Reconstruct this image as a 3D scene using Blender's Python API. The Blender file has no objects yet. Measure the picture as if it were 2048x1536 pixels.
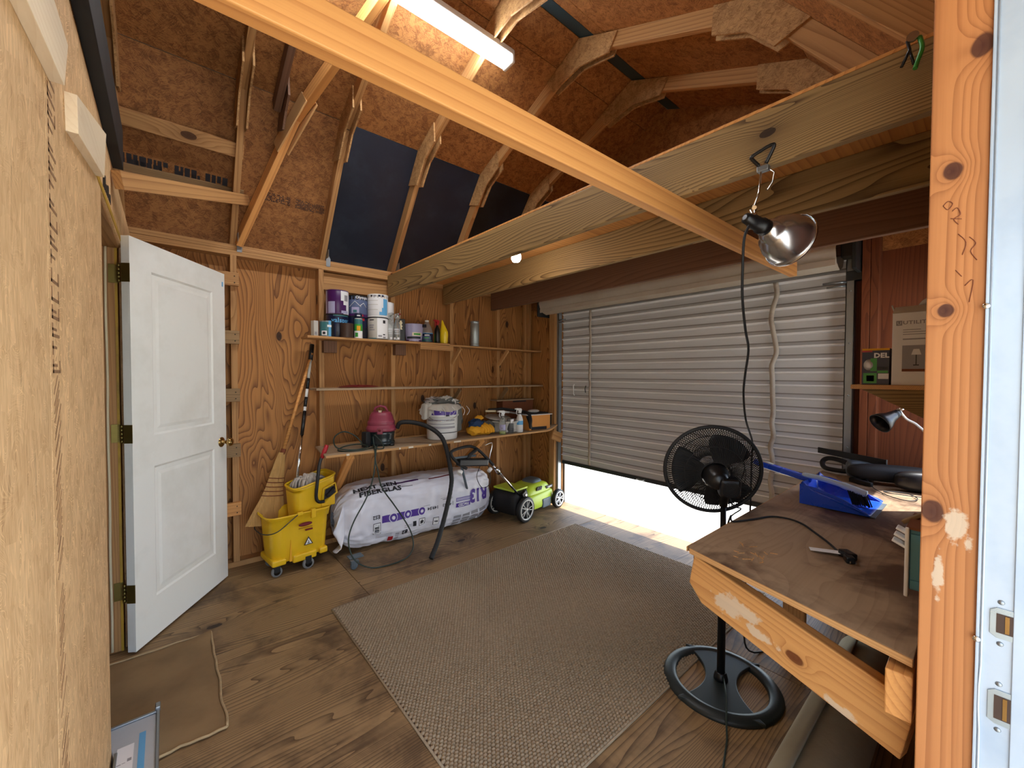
import bpy, bmesh, math, random
from math import sin, cos, pi, radians, sqrt, atan2, hypot
from mathutils import Vector, Matrix, noise
random.seed(7)
S = bpy.context.scene
COL = S.collection

# ------------------------------------------------------------------ camera, sky, sun, exposure
def make_camera():
    yaw, pit, rol = radians(49.724), radians(-1.3048), radians(.198)
    f = Vector((cos(yaw)*cos(pit), sin(yaw)*cos(pit), sin(pit)))
    r = Vector((sin(yaw), -cos(yaw), 0)); u = r.cross(f)
    r2 = r*cos(rol)+u*sin(rol); u2 = -r*sin(rol)+u*cos(rol)
    M = Matrix((r2, u2, -f)).transposed().to_4x4(); M.translation = Vector((0, 0, 1.38))
    cd = bpy.data.cameras.new('camera'); c = bpy.data.objects.new('camera', cd); COL.objects.link(c)
    c.matrix_world = M; cd.sensor_fit = 'HORIZONTAL'; cd.sensor_width = 36; cd.lens = 36*816.66/2048
    cd.clip_start = .02; cd.clip_end = 200
    S.camera = c
make_camera()
SUN = Vector((1, -.9, 2.4)).normalized()
w = bpy.data.worlds.new('sky'); S.world = w; w.use_nodes = True
nt = w.node_tree; nt.nodes.clear()
sky = nt.nodes.new('ShaderNodeTexSky'); sky.sky_type = 'NISHITA'; sky.sun_disc = False
sky.sun_elevation = math.asin(SUN.z); sky.sun_rotation = atan2(SUN.x, SUN.y); sky.dust_density = 1.0
bg = nt.nodes.new('ShaderNodeBackground'); bg.inputs[1].default_value = .46
hs = nt.nodes.new('ShaderNodeHueSaturation'); hs.inputs['Saturation'].default_value = .8
wo = nt.nodes.new('ShaderNodeOutputWorld')
nt.links.new(sky.outputs[0], hs.inputs['Color']); nt.links.new(hs.outputs[0], bg.inputs[0]); nt.links.new(bg.outputs[0], wo.inputs[0])
sd = bpy.data.lights.new('sun', 'SUN'); sd.energy = 6.5; sd.angle = radians(.6); sd.color = (1, .985, .96)
so = bpy.data.objects.new('sun', sd); COL.objects.link(so); so.rotation_euler = SUN.to_track_quat('Z', 'Y').to_euler()
def portal(loc, size, rot):                      # sampling guides in the real openings, they give no light of their own
    l = bpy.data.lights.new('portal', 'AREA'); l.shape = 'RECTANGLE'; l.size, l.size_y = size
    l.cycles.is_portal = True
    o = bpy.data.objects.new('portal', l); COL.objects.link(o); o.location = loc; o.rotation_euler = rot
portal((.5, -.02, 1.03), (1.25, 2.06), (radians(90), 0, 0))
portal((3.34, 1.78, .16), (.46, 2.44), (0, radians(90), 0))
S.view_settings.view_transform = 'Standard'; S.view_settings.look = 'None'
S.view_settings.gamma = 1; S.view_settings.use_curve_mapping = False
S.view_settings.exposure = 1.0

# ------------------------------------------------------------------ materials
def srgb(r, g, b):
    f = lambda c: (c/255/12.92) if c/255 <= .04045 else ((c/255+.055)/1.055)**2.4
    return (f(r), f(g), f(b), 1)
class NT:
    def __init__(s, name):
        s.m = bpy.data.materials.new(name); s.m.use_nodes = True; s.t = s.m.node_tree
        s.p = s.t.nodes['Principled BSDF']
    def n(s, typ, ins=None, **kw):
        nd = s.t.nodes.new('ShaderNode'+typ)
        for k, v in kw.items(): setattr(nd, k, v)
        for k, v in (ins or {}).items(): s.set(nd.inputs[k], v)
        return nd
    def set(s, sock, v):
        if isinstance(v, bpy.types.NodeSocket): s.t.links.new(v, sock)
        elif isinstance(v, bpy.types.Node): s.t.links.new(v.outputs[0], sock)
        else: sock.default_value = v
    def math(s, op, a, b=None, c=None, clamp=False):
        nd = s.n('Math', operation=op, use_clamp=clamp); s.set(nd.inputs[0], a)
        if b is not None: s.set(nd.inputs[1], b)
        if c is not None: s.set(nd.inputs[2], c)
        return nd.outputs[0]
    def ramp(s, fac, stops):
        nd = s.n('ValToRGB', {'Fac': fac}); e = nd.color_ramp.elements
        while len(e) < len(stops): e.new(.5)
        for el, (p, c) in zip(e, stops): el.position = p; el.color = c if len(c) == 4 else (*c, 1)
        return nd.outputs[0]
    def mix(s, f, a, b, mode='MIX'):
        nd = s.n('Mix', data_type='RGBA', blend_type=mode); s.set(nd.inputs[0], f); s.set(nd.inputs[6], a); s.set(nd.inputs[7], b)
        return nd.outputs[2]
    def noise(s, vec, scale, detail=2, rough=.5, dist=0):
        return s.n('TexNoise', {'Vector': vec, 'Scale': scale, 'Detail': detail, 'Roughness': rough, 'Distortion': dist}).outputs[0]
    def coords(s, scale=(1, 1, 1), rnd=7.0):
        tc = s.n('TexCoord'); oi = s.n('ObjectInfo')
        mp = s.n('Mapping', {'Vector': tc.outputs['Object'], 'Scale': scale})
        r = s.n('CombineXYZ', {'X': s.math('MULTIPLY', oi.outputs['Random'], rnd*1.7), 'Y': s.math('MULTIPLY', oi.outputs['Random'], rnd*5.3), 'Z': s.math('MULTIPLY', oi.outputs['Random'], rnd)})
        return s.n('VectorMath', {0: mp.outputs[0], 1: r.outputs[0]}, operation='ADD').outputs[0], oi.outputs['Random']
    def bump(s, h, strength=.3, dist=.002):
        b = s.n('Bump', {'Height': h, 'Strength': strength, 'Distance': dist}); s.set(s.p.inputs['Normal'], b)
def wood(name, light, dark, knot=(60, 32, 16), lines=55, swirl=2.2, knots=1.0, rough=.62, contrast=1.0, stretch=.10, dirt=None, dirt_amt=.5, dth=(.45, .68), ksc=2.2, fine=.25, klist=None, smears=None, kr=.055, tonemix=1.0):
    """grain runs along the object's own X axis"""
    N = NT(name)
    v, rnd = N.coords()
    a = N.n('Mapping', {'Vector': v, 'Scale': (stretch, 1, 1)}).outputs[0]
    sep = N.n('SeparateXYZ', {'Vector': a})
    big = N.noise(a, 3.4, 2, .45, .6)
    k2 = N.n('Mapping', {'Vector': v, 'Scale': (.55, 1, 1)}).outputs[0]
    vor = N.n('TexVoronoi', {'Vector': k2, 'Scale': ksc}, voronoi_dimensions='2D')
    kd = vor.outputs['Distance']
    ksel = N.math('GREATER_THAN', N.n('SeparateColor', {0: vor.outputs['Color']}).outputs[0], 1-.42*knots)
    kfar = N.math('MULTIPLY', ksel, N.math('EXPONENT', N.math('MULTIPLY', kd, -9.0)))
    kn = N.math('MULTIPLY', ksel, N.math('LESS_THAN', N.math('ADD', kd, N.math('MULTIPLY', big, .02)), kr))
    ksoft = N.math('MULTIPLY', ksel, N.math('EXPONENT', N.math('MULTIPLY', kd, -16.0)))
    if klist is not None:
        raw = N.n('TexCoord').outputs['Object']; kn = ksoft = kfar = 0.0
        for kx_, ky_, kw, kh in klist:
            sp = N.n('SeparateXYZ', {'Vector': N.n('Mapping', {'Vector': raw, 'Location': (-kx_/kh, -ky_/kw, 0), 'Scale': (1/kh, 1/kw, 0)}).outputs[0]})
            d = N.math('SQRT', N.math('ADD', N.math('MULTIPLY', sp.outputs[0], sp.outputs[0]), N.math('MULTIPLY', sp.outputs[1], sp.outputs[1])))
            d = N.math('ADD', d, N.math('MULTIPLY', N.math('SUBTRACT', N.noise(raw, 40, 1), .5), .5))
            kn = N.math('ADD', kn, N.math('MULTIPLY', N.math('SUBTRACT', 1.25, d), 4.0, clamp=True), clamp=True)
            ksoft = N.math('ADD', ksoft, N.math('EXPONENT', N.math('MULTIPLY', d, -1.2)), clamp=True)
            kfar = N.math('ADD', kfar, N.math('MULTIPLY', N.math('EXPONENT', N.math('MULTIPLY', N.math('MULTIPLY', d, d), -.22)), .45))
    ph = N.math('ADD', N.math('MULTIPLY', sep.outputs['Y'], float(lines)), N.math('MULTIPLY', big, lines*swirl*.16))
    ph = N.math('ADD', ph, N.math('MULTIPLY', sep.outputs['Z'], lines*.8))
    ph = N.math('ADD', ph, N.math('MULTIPLY', kfar, lines*.10))
    saw = N.math('FRACT', ph)
    ring = N.math('POWER', saw, 2.6)
    drop = N.math('GREATER_THAN', saw, .96); ring = N.math('MULTIPLY', ring, N.math('SUBTRACT', 1.0, drop))
    fib = N.noise(N.n('Mapping', {'Vector': v, 'Scale': (3, 160, 160)}).outputs[0], 1.0, 2)
    f = N.math('ADD', N.math('MULTIPLY', ring, .75*contrast), N.math('MULTIPLY', N.math('SUBTRACT', fib, .5), fine*2), clamp=True)
    col = N.mix(f, srgb(*light), srgb(*dark))
    tone = N.noise(N.n('Mapping', {'Vector': v, 'Scale': (.4, 2.2, 2.2)}).outputs[0], 1.3, 2)
    hsv = N.n('HueSaturation', {'Color': col, 'Value': N.math('ADD', .72, N.math('ADD', N.math('MULTIPLY', tone, .42), N.math('MULTIPLY', rnd, .16))), 'Saturation': 1.0, 'Fac': 1.0})
    col = hsv.outputs[0]
    col = N.mix(N.math('MULTIPLY', ksoft, .75), col, srgb(*[int(c*.55+k*.45) for c, k in zip(dark, knot)]))
    col = N.mix(N.math('MULTIPLY', kn, .85), col, srgb(*knot))
    if dirt:
        d = N.noise(v, 2.6, 5, .62, .3); d = N.ramp(d, [(dth[0], (0, 0, 0)), (dth[1], (1, 1, 1))])
        col = N.mix(N.math('MULTIPLY', d, dirt_amt), col, srgb(*dirt))
    if smears:
        raw = N.n('TexCoord').outputs['Object']; m_ = 0.0
        for sx_, sy_, sw, sh in smears:
            sp = N.n('SeparateXYZ', {'Vector': N.n('Mapping', {'Vector': raw, 'Location': (-sx_/sh, -sy_/sw, 0), 'Scale': (1/sh, 1/sw, 0)}).outputs[0]})
            d = N.math('SQRT', N.math('ADD', N.math('MULTIPLY', sp.outputs[0], sp.outputs[0]), N.math('MULTIPLY', sp.outputs[1], sp.outputs[1])))
            d = N.math('ADD', d, N.math('MULTIPLY', N.math('SUBTRACT', N.noise(raw, 34, 4, .65), .5), 2.6)); m_ = N.math('MAXIMUM', m_, N.math('MULTIPLY', N.math('SUBTRACT', 1.0, d), 3.0, clamp=True))
        col = N.mix(N.math('MULTIPLY', m_, .8), col, srgb(214, 196, 170))
    N.set(N.p.inputs['Base Color'], col); N.p.inputs['Roughness'].default_value = rough
    N.p.inputs['Specular IOR Level'].default_value = .3
    N.bump(N.math('SUBTRACT', fib, N.math('MULTIPLY', ring, .8)), .25, .001)
    return N.m
def osb(name, c1, c2, c3, scale=1.0, rough=.7, streak=1.0, dark=.35):
    N = NT(name); v, rnd = N.coords()
    out = None; h = None
    for i, (cs, ss) in enumerate(((16, (16, 120, 60)), (24, (24, 150, 90)))):
        vo = N.n('TexVoronoi', {'Vector': N.n('VectorMath', {0: v, 1: (i*3.1, i*1.7, 0)}, operation='ADD').outputs[0], 'Scale': cs*scale})
        sc = N.n('SeparateColor', {0: vo.outputs['Color']})
        ang = N.math('MULTIPLY', N.math('SUBTRACT', sc.outputs[0], .5), 2.4*streak)
        rot = N.n('VectorRotate', {'Vector': v, 'Angle': ang}, rotation_type='Z_AXIS').outputs[0]
        st = N.noise(N.n('Mapping', {'Vector': rot, 'Scale': tuple(x*scale for x in ss)}).outputs[0], 1.0, 1, .5)
        val = N.math('ADD', N.math('MULTIPLY', sc.outputs[1], .26), N.math('MULTIPLY', st, .85))
        out = val if out is None else N.math('ADD', N.math('MULTIPLY', out, .5), N.math('MULTIPLY', val, .5))
    col = N.ramp(out, [(.25, srgb(*c3)), (.45, srgb(*c2)), (.62, srgb(*c1)), (.82, srgb(*[min(255, int(c*1.12)) for c in c1]))])
    fl = N.noise(N.n('Mapping', {'Vector': v, 'Scale': (14, 60, 30)}).outputs[0], scale, 2, .6, .8)
    fl = N.ramp(fl, [(.64, (0, 0, 0)), (.72, (1, 1, 1))])
    col = N.mix(N.math('MULTIPLY', fl, dark), col, srgb(*[int(c*.45) for c in c3]))
    vr = N.n('VectorRotate', {'Vector': v, 'Angle': N.math('MULTIPLY', N.math('SUBTRACT', N.noise(v, 7*scale, 1), .5), 9.0*streak)}, rotation_type='Z_AXIS').outputs[0]
    pf = N.ramp(N.noise(N.n('Mapping', {'Vector': vr, 'Scale': (13*scale, 75*scale, 40*scale)}).outputs[0], 1.0, 1), [(.56, (0, 0, 0)), (.62, (1, 1, 1))])
    col = N.mix(N.math('MULTIPLY', pf, .5), col, srgb(*[min(255, int(c*1.22+6)) for c in c1]))
    tone = N.noise(v, 1.1, 2)
    col = N.n('HueSaturation', {'Color': col, 'Value': N.math('ADD', .7, N.math('MULTIPLY', tone, .6)), 'Fac': 1.0}).outputs[0]
    N.set(N.p.inputs['Base Color'], col); N.p.inputs['Roughness'].default_value = rough
    N.p.inputs['Specular IOR Level'].default_value = .3
    N.bump(out, .5, .002)
    return N.m
def plain(name, c, rough=.5, metal=0, var=.12, nscale=9, trans=0, emit=0, spec=.5, bump=0, alpha=None, streak=None, dirt=None, damt=.4, sub=0):
    N = NT(name); v, rnd = N.coords(streak or (1, 1, 1))
    if emit:
        N.p.inputs['Emission Color'].default_value = c if isinstance(c[0], float) else srgb(*c); N.p.inputs['Emission Strength'].default_value = emit
    nz = N.noise(v, nscale, 4, .55)
    col = N.n('HueSaturation', {'Color': srgb(*c) if not isinstance(c[0], float) else c, 'Value': N.math('ADD', 1-var, N.math('MULTIPLY', nz, var*2)), 'Fac': 1.0}).outputs[0]
    if dirt:
        d = N.ramp(N.noise(v, nscale*.6, 5, .65), [(.48, (0, 0, 0)), (.7, (1, 1, 1))]); col = N.mix(N.math('MULTIPLY', d, damt), col, srgb(*dirt))
    N.set(N.p.inputs['Base Color'], col); N.set(N.p.inputs['Roughness'], N.math('ADD', rough-.06, N.math('MULTIPLY', nz, .12)))
    N.p.inputs['Metallic'].default_value = metal; N.p.inputs['Transmission Weight'].default_value = trans
    N.p.inputs['Specular IOR Level'].default_value = spec
    if sub: N.p.inputs['Subsurface Weight'].default_value = sub
    if bump: N.bump(nz, bump, .004)
    return N.m
M = {}
M['stud'] = wood('pine_framing', (184, 138, 88), (124, 78, 42), lines=45, swirl=2.5, knots=.9, contrast=.9, stretch=.05)
M['brace'] = wood('yellow_pine_brace', (218, 156, 90), (166, 98, 48), knot=(120, 52, 26), lines=34, swirl=1.6, knots=.5, contrast=.8, stretch=.04, rough=.5)
M['joist'] = wood('treated_joist', (160, 130, 84), (70, 46, 24), knot=(38, 22, 12), lines=62, swirl=4.6, knots=.7, contrast=1.3, stretch=.08, kr=.04)
M['joist_red'] = wood('brown_joist', (116, 84, 64), (76, 50, 36), knot=(45, 24, 10), lines=60, swirl=2, knots=.5, contrast=.8, stretch=.06)
M['ply'] = wood('pine_plywood', (180, 124, 68), (90, 50, 24), knot=(34, 18, 12), lines=34, swirl=4.6, knots=1.35, contrast=1.25, stretch=.24, ksc=2.6, kr=.06)
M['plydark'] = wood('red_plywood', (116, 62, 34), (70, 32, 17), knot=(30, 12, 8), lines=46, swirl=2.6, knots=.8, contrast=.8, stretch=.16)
M['floor'] = wood('worn_plywood_floor', (158, 128, 90), (62, 42, 27), knot=(34, 22, 18), lines=60, swirl=2.8, knots=.4, contrast=1.15, stretch=.08, rough=.55, dirt=(50, 34, 26), dirt_amt=.6, dth=(.48, .62))
M['bench'] = wood('stained_bench_plywood', (164, 138, 110), (128, 100, 74), knot=(60, 34, 22), lines=22, swirl=4.0, knots=.6, contrast=.6, stretch=.35, rough=.5, dirt=(66, 40, 28), dirt_amt=.85, dth=(.47, .60))
M['post'] = wood('door_post_pine', (188, 126, 76), (126, 68, 36), knot=(64, 32, 28), lines=70, swirl=1.1, contrast=.8, stretch=.05, rough=.5, klist=[(1.761, .013, .011, .014), (1.503, .017, .010, .011), (1.121, .029, .014, .019), (1.972, -.019, .013, .018)], smears=[(1.0, .018, .008, .05), (1.10, 0, .016, .035), (1.07, -.02, .008, .02)])
M['endb'] = wood('scuffed_end_board', (206, 152, 92), (156, 94, 48), knot=(96, 46, 24), lines=60, swirl=1.6, contrast=.8, stretch=.05, rough=.5, klist=[(.335, -.02, .012, .02)], smears=[(.13, -.015, .030, .05), (.18, .005, .022, .06), (.24, -.03, .016, .05), (.45, -.06, .012, .04)])
M['shelf'] = wood('grey_shelf_board', (172, 148, 120), (138, 110, 84), lines=40, swirl=1.6, knots=.3, contrast=.5, dirt=(110, 84, 60), dirt_amt=.4)
M['plyedge'] = wood('plywood_edge', (205, 158, 104), (150, 100, 58), lines=160, swirl=.4, knots=0, contrast=.8, stretch=.05)
M['block'] = wood('weathered_block', (150, 120, 84), (100, 74, 48), lines=70, swirl=1.5, knots=.5)
M['osb'] = osb('osb_roof', (158, 108, 62), (118, 74, 38), (78, 46, 24), scale=1.7)
M['gus'] = osb('osb_gusset', (176, 136, 90), (142, 102, 62), (104, 70, 42), scale=2.0, dark=.2)
M['osbwall'] = osb('osb_wall', (214, 176, 130), (200, 160, 114), (172, 130, 88), scale=.9, streak=.22, dark=.3)
M['blue'] = plain('navy_painted_sheathing', (15, 26, 44), .5, var=.35, nscale=5, dirt=(60, 74, 92), damt=.25)
M['teal'] = plain('blue_green_sheathing', (34, 62, 72), .5, var=.2)
M['white'] = plain('white_door_paint', (240, 241, 236), .42, var=.02, nscale=4, dirt=(206, 204, 192), damt=.35)
M['curtain'] = plain('white_corrugated_steel', (206, 206, 206), .35, .1, var=.05, nscale=3, streak=(1, .5, 4), dirt=(176, 168, 158), damt=.3)
M['tape'] = plain('dirty_white_webbing', (196, 186, 172), .7, var=.15, nscale=14, dirt=(130, 96, 70), damt=.5)
M['galv'] = plain('galvanised_steel', (150, 156, 160), .38, .8, .15, 12)
M['galvdark'] = plain('dark_steel', (58, 62, 64), .45, .6, .2, 12)
M['jamb'] = plain('white_blue_jamb', (188, 204, 220), .3, .25, .06, 7, dirt=(150, 176, 204), damt=.5)
M['plate'] = plain('satin_plate', (176, 192, 200), .28, .75, .08, 20)
M['brass'] = plain('aged_brass', (128, 114, 62), .38, .85, .2, 30)
M['brassknob'] = plain('polished_brass', (170, 138, 84), .2, .95, .1, 30)
M['cream'] = plain('cream_strip', (228, 214, 180), .6, var=.06)
M['palewood'] = wood('pale_fresh_wood', (236, 218, 188), (214, 188, 150), lines=60, knots=0, contrast=.5)
M['black'] = plain('black_plastic', (16, 16, 18), .36, var=.15)
M['blackm'] = plain('matt_black', (20, 20, 22), .65, var=.2)
M['basefan'] = plain('dark_green_grey_plastic', (30, 38, 38), .45, var=.1)
M['rubber'] = plain('black_rubber', (22, 22, 22), .55, var=.2)
M['cord'] = plain('dark_green_cord', (34, 50, 42), .5, var=.1)
M['yellow'] = plain('yellow_bucket_plastic', (232, 186, 30), .38, var=.08, nscale=5, dirt=(196, 146, 16), damt=.4, sub=.05)
M['yellow2'] = plain('bright_yellow_plastic', (246, 214, 40), .3, var=.04)
M['chan'] = plain('grey_channel_steel', (186, 190, 194), .4, 0, .08)
M['grey'] = plain('grey_plastic', (120, 120, 120), .5, var=.1)
M['red'] = plain('red_plastic', (176, 34, 44), .4, var=.1)
M['pink'] = plain('faded_red_plastic', (136, 50, 70), .42, var=.1)
M['tub'] = plain('dark_teal_tub', (24, 34, 38), .25, var=.1)
M['whitep'] = plain('white_plastic', (232, 232, 230), .4, var=.04)
M['greyp'] = plain('pale_grey_plastic', (196, 192, 184), .45, var=.05)
M['bag'] = plain('white_plastic_wrap', (226, 226, 236), .3, var=.04, nscale=4, bump=.25)
M['purple'] = plain('purple_print', (84, 58, 150), .4, var=.05)
M['ink'] = plain('black_print', (30, 28, 36), .5, var=.05)
M['grayink'] = plain('grey_print', (150, 148, 154), .5, var=.05)
M['navy'] = plain('navy_label', (18, 26, 60), .35, var=.1)
M['vpurple'] = plain('violet_label', (70, 22, 88), .35, var=.1)
M['lilac'] = plain('lilac_label', (170, 166, 200), .4, var=.08)
M['tealc'] = plain('teal_label', (56, 112, 118), .35, var=.1)
M['brown'] = plain('brown_can', (62, 40, 28), .5, var=.1)
M['sky'] = plain('light_blue_label', (98, 170, 220), .4, var=.06)
M['skyblue'] = plain('blue_grey_label', (86, 100, 136), .4, var=.1)
M['green'] = plain('green_label', (60, 150, 60), .4, var=.1)
M['lime'] = plain('lime_plastic', (182, 204, 58), .35, var=.05)
M['slate'] = plain('slate_grey_plastic', (86, 98, 106), .45, var=.06)
M['steel'] = plain('brushed_steel', (176, 186, 188), .48, .7, .06, 20)
M['alu'] = plain('spun_aluminium', (206, 206, 208), .22, .95, .05, 30)
M['chrome'] = plain('chrome', (220, 220, 220), .12, 1, .04)
M['clear'] = plain('clear_plastic', (236, 240, 238), .12, var=.02, trans=.85)
M['jug'] = plain('cloudy_grey_plastic', (170, 158, 152), .3, var=.05, trans=.3)
M['cloth'] = plain('grey_cloth', (178, 172, 162), .85, var=.12, nscale=12, bump=.6)
M['clothg'] = plain('dark_cloth', (92, 92, 88), .85, var=.15, nscale=12, bump=.6)
M['mop'] = plain('grey_mop_yarn', (186, 176, 164), .9, var=.3, nscale=60, bump=1)
M['bluecloth'] = plain('blue_cloth', (26, 54, 92), .8, var=.15, bump=.5)
M['gold'] = plain('yellow_cloth', (232, 166, 36), .8, var=.15, bump=.5)
M['dustpan'] = plain('blue_plastic', (24, 74, 200), .28, var=.05, sub=.03)
M['pale'] = plain('pale_blue_grip', (182, 204, 226), .35, var=.05)
M['straw'] = plain('broom_straw', (182, 140, 82), .8, var=.35, nscale=14, streak=(8, 8, .8), bump=1)
M['twine'] = plain('reddish_twine', (120, 62, 34), .8, var=.1)
M['orangebox'] = plain('varnished_wood_box', (222, 150, 74), .4, var=.12, nscale=6)
M['cardb'] = plain('brown_cardboard', (120, 66, 36), .7, var=.12)
M['roll'] = plain('olive_carpet_back', (156, 146, 122), .9, var=.14, nscale=20, bump=.6)
M['paper'] = plain('white_paper', (236, 236, 238), .6, var=.03)
M['rackblue'] = plain('faded_blue_plastic', (84, 150, 178), .5, var=.08)
M['drum'] = plain('beige_drum', (196, 186, 170), .5, var=.06, nscale=4, dirt=(158, 140, 118), damt=.4)
M['ground'] = plain('pale_ground', (205, 200, 185), .9, var=.1, nscale=3)
M['ext'] = plain('outside_siding', (170, 160, 145), .8, var=.1)
M['mat'] = plain('tan_carpet_mat', (142, 114, 78), .95, var=.35, nscale=5, bump=.8, dirt=(112, 88, 60), damt=.5)
M['matedge'] = plain('tan_mat_fringe', (176, 150, 112), .95, var=.3, nscale=40, bump=.8)
M['paint'] = plain('white_paint_smear', (222, 210, 190), .6, var=.05)
M['tube'] = plain('led_tube', (.93, .97, 1.0, 1), .5, emit=30)
M['bulb'] = plain('lit_bulb', (1.0, .97, .92, 1), .5, emit=26)
M['red2'] = plain('dark_red_plastic', (110, 14, 20), .5, var=.1)
M['yst'] = plain('yellow_edge_paint', (186, 146, 40), .6, var=.2, dirt=(60, 50, 20), damt=.5)
def rugmat():
    N = NT('woven_rug'); v, _ = N.coords()
    a = N.noise(N.n('Mapping', {'Vector': v, 'Scale': (60, 90, 1)}).outputs[0], 1, 1); b = N.noise(v, 1.7, 3); c = N.noise(v, 300, 1)
    col = N.mix(a, srgb(140, 122, 98), srgb(174, 156, 130))
    col = N.n('HueSaturation', {'Color': col, 'Value': N.math('ADD', .62, N.math('ADD', N.math('MULTIPLY', b, .5), N.math('MULTIPLY', c, .25))), 'Fac': 1.0}).outputs[0]
    N.set(N.p.inputs['Base Color'], col); N.p.inputs['Roughness'].default_value = .95; N.p.inputs['Specular IOR Level'].default_value = .15; N.bump(c, .6, .002); return N.m
M['rug'] = rugmat()
M['rugbase'] = plain('rug_backing', (84, 66, 52), .95, var=.1)

# ------------------------------------------------------------------ mesh helpers
class MB:
    def __init__(s): s.v = []; s.f = []; s.sm = []
    def add(s, vs, fs, smooth=False):
        k = len(s.v); s.v += [tuple(p) for p in vs]; s.f += [tuple(i+k for i in f) for f in fs]; s.sm += [smooth]*len(fs); return s
    def box(s, a, b, rot=None, piv=None):
        (x0, y0, z0), (x1, y1, z1) = a, b
        vs = [Vector(p) for p in ((x0, y0, z0), (x1, y0, z0), (x1, y1, z0), (x0, y1, z0), (x0, y0, z1), (x1, y0, z1), (x1, y1, z1), (x0, y1, z1))]
        if rot is not None:
            c = Vector(piv) if piv else sum(vs, Vector())/8; R = rot if isinstance(rot, Matrix) else Matrix.Rotation(rot, 3, 'Z')
            vs = [c+R@(p-c) for p in vs]
        return s.add(vs, [(3, 2, 1, 0), (4, 5, 6, 7), (0, 1, 5, 4), (1, 2, 6, 5), (2, 3, 7, 6), (3, 0, 4, 7)])
    def prism(s, poly, z0, z1, M4=None):
        n = len(poly); vs = [Vector((x, y, z0)) for x, y in poly]+[Vector((x, y, z1)) for x, y in poly]
        if M4: vs = [M4@p for p in vs]
        return s.add(vs, [tuple(range(n))[::-1], tuple(range(n, 2*n))]+[(i, (i+1) % n, n+(i+1) % n, n+i) for i in range(n)])
    def tube(s, path, r, seg=8, caps=True, closed=False):
        P = [Vector(p) for p in path]; n = len(P); rings = []; up = None; vs = []
        rs = r if isinstance(r, (list, tuple)) else [r]*n
        for i in range(n):
            if closed: t = (P[(i+1) % n]-P[i-1]).normalized()
            else: t = (P[min(i+1, n-1)]-P[max(i-1, 0)]).normalized()
            if up is None: up = t.orthogonal().normalized()
            up = (up-t*up.dot(t)).normalized(); side = t.cross(up)
            for k in range(seg):
                a = 2*pi*k/seg; vs.append(P[i]+(up*cos(a)+side*sin(a))*rs[i])
        fs = []
        for i in range(n if closed else n-1):
            j = (i+1) % n
            for k in range(seg):
                l = (k+1) % seg; fs.append((i*seg+k, i*seg+l, j*seg+l, j*seg+k))
        s.add(vs, fs, True)
        if caps and not closed:
            k0 = len(s.v)-len(vs); s.f += [tuple(k0+k for k in range(seg))[::-1], tuple(k0+(n-1)*seg+k for k in range(seg))]; s.sm += [False, False]
        return s
    def lathe(s, prof, seg=24, M4=None, a0=0, a1=2*pi, caps=True, smooth=True):
        full = abs(a1-a0-2*pi) < 1e-6; m = seg if full else seg+1; vs = []
        for r, z in prof:
            for k in range(m):
                a = a0+(a1-a0)*k/seg; vs.append(Vector((r*cos(a), r*sin(a), z)))
        if M4: vs = [M4@p for p in vs]
        fs = []
        for i in range(len(prof)-1):
            for k in range(seg):
                l = (k+1) % m if full else k+1
                fs.append((i*m+k, i*m+l, (i+1)*m+l, (i+1)*m+k))
        s.add(vs, fs, smooth)
        if caps and full:
            k0 = len(s.v)-len(vs)
            if prof[0][0] > 1e-5: s.f.append(tuple(k0+k for k in range(m))[::-1]); s.sm.append(False)
            if prof[-1][0] > 1e-5: s.f.append(tuple(k0+(len(prof)-1)*m+k for k in range(m))); s.sm.append(False)
        return s
    def grid(s, fn, nu, nv, smooth=True, wrapu=False):
        vs = [fn(i/(nu if wrapu else nu), j/nv) for j in range(nv+1) for i in range(nu if wrapu else nu+1)]; m = nu if wrapu else nu+1
        fs = [(j*m+i, j*m+(i+1) % m, (j+1)*m+(i+1) % m, (j+1)*m+i) for j in range(nv) for i in range(nu)]
        return s.add(vs, fs, smooth)
    def build(s, name, mat, parent=None, mw=None, loc=None, bevel=0, solid=0, subs=0):
        """vertices are world coordinates unless loc / mw give the object a frame of its own"""
        me = bpy.data.meshes.new(name); me.from_pydata(s.v, [], s.f); me.polygons.foreach_set('use_smooth', s.sm); me.materials.append(mat if not isinstance(mat, str) else M[mat]); me.update()
        o = bpy.data.objects.new(name, me); COL.objects.link(o)
        W = mw.copy() if mw is not None else (Matrix.Translation(loc) if loc is not None else Matrix())
        if parent: o.parent = parent; o.matrix_basis = WM[parent.name].inverted()@W
        else: o.matrix_basis = W
        WM[o.name] = W
        if bevel:
            b = o.modifiers.new('bevel', 'BEVEL'); b.width = bevel; b.segments = 2; b.limit_method = 'ANGLE'; b.angle_limit = radians(40)
        if solid: b = o.modifiers.new('solid', 'SOLIDIFY'); b.thickness = solid; b.offset = 0
        if subs: b = o.modifiers.new('sub', 'SUBSURF'); b.levels = subs; b.render_levels = subs
        return o
WM = {}
def tag(o, label, cat, group=None):
    o['label'] = label; o['category'] = cat
    if group: o['group'] = group
    return o
def thing(name, label, cat, loc=(0, 0, 0), rz=0, group=None):
    o = bpy.data.objects.new(name, None); o.empty_display_size = .05; COL.objects.link(o)
    W = Matrix.Translation(loc)@Matrix.Rotation(rz, 4, 'Z'); o.matrix_basis = W; WM[o.name] = W
    return tag(o, label, cat, group)
def struct(name, loc=(0, 0, 0)):
    o = bpy.data.objects.new(name, None); COL.objects.link(o); o.matrix_basis = Matrix.Translation(loc); WM[o.name] = Matrix.Translation(loc); o['kind'] = 'structure'; return o
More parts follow.
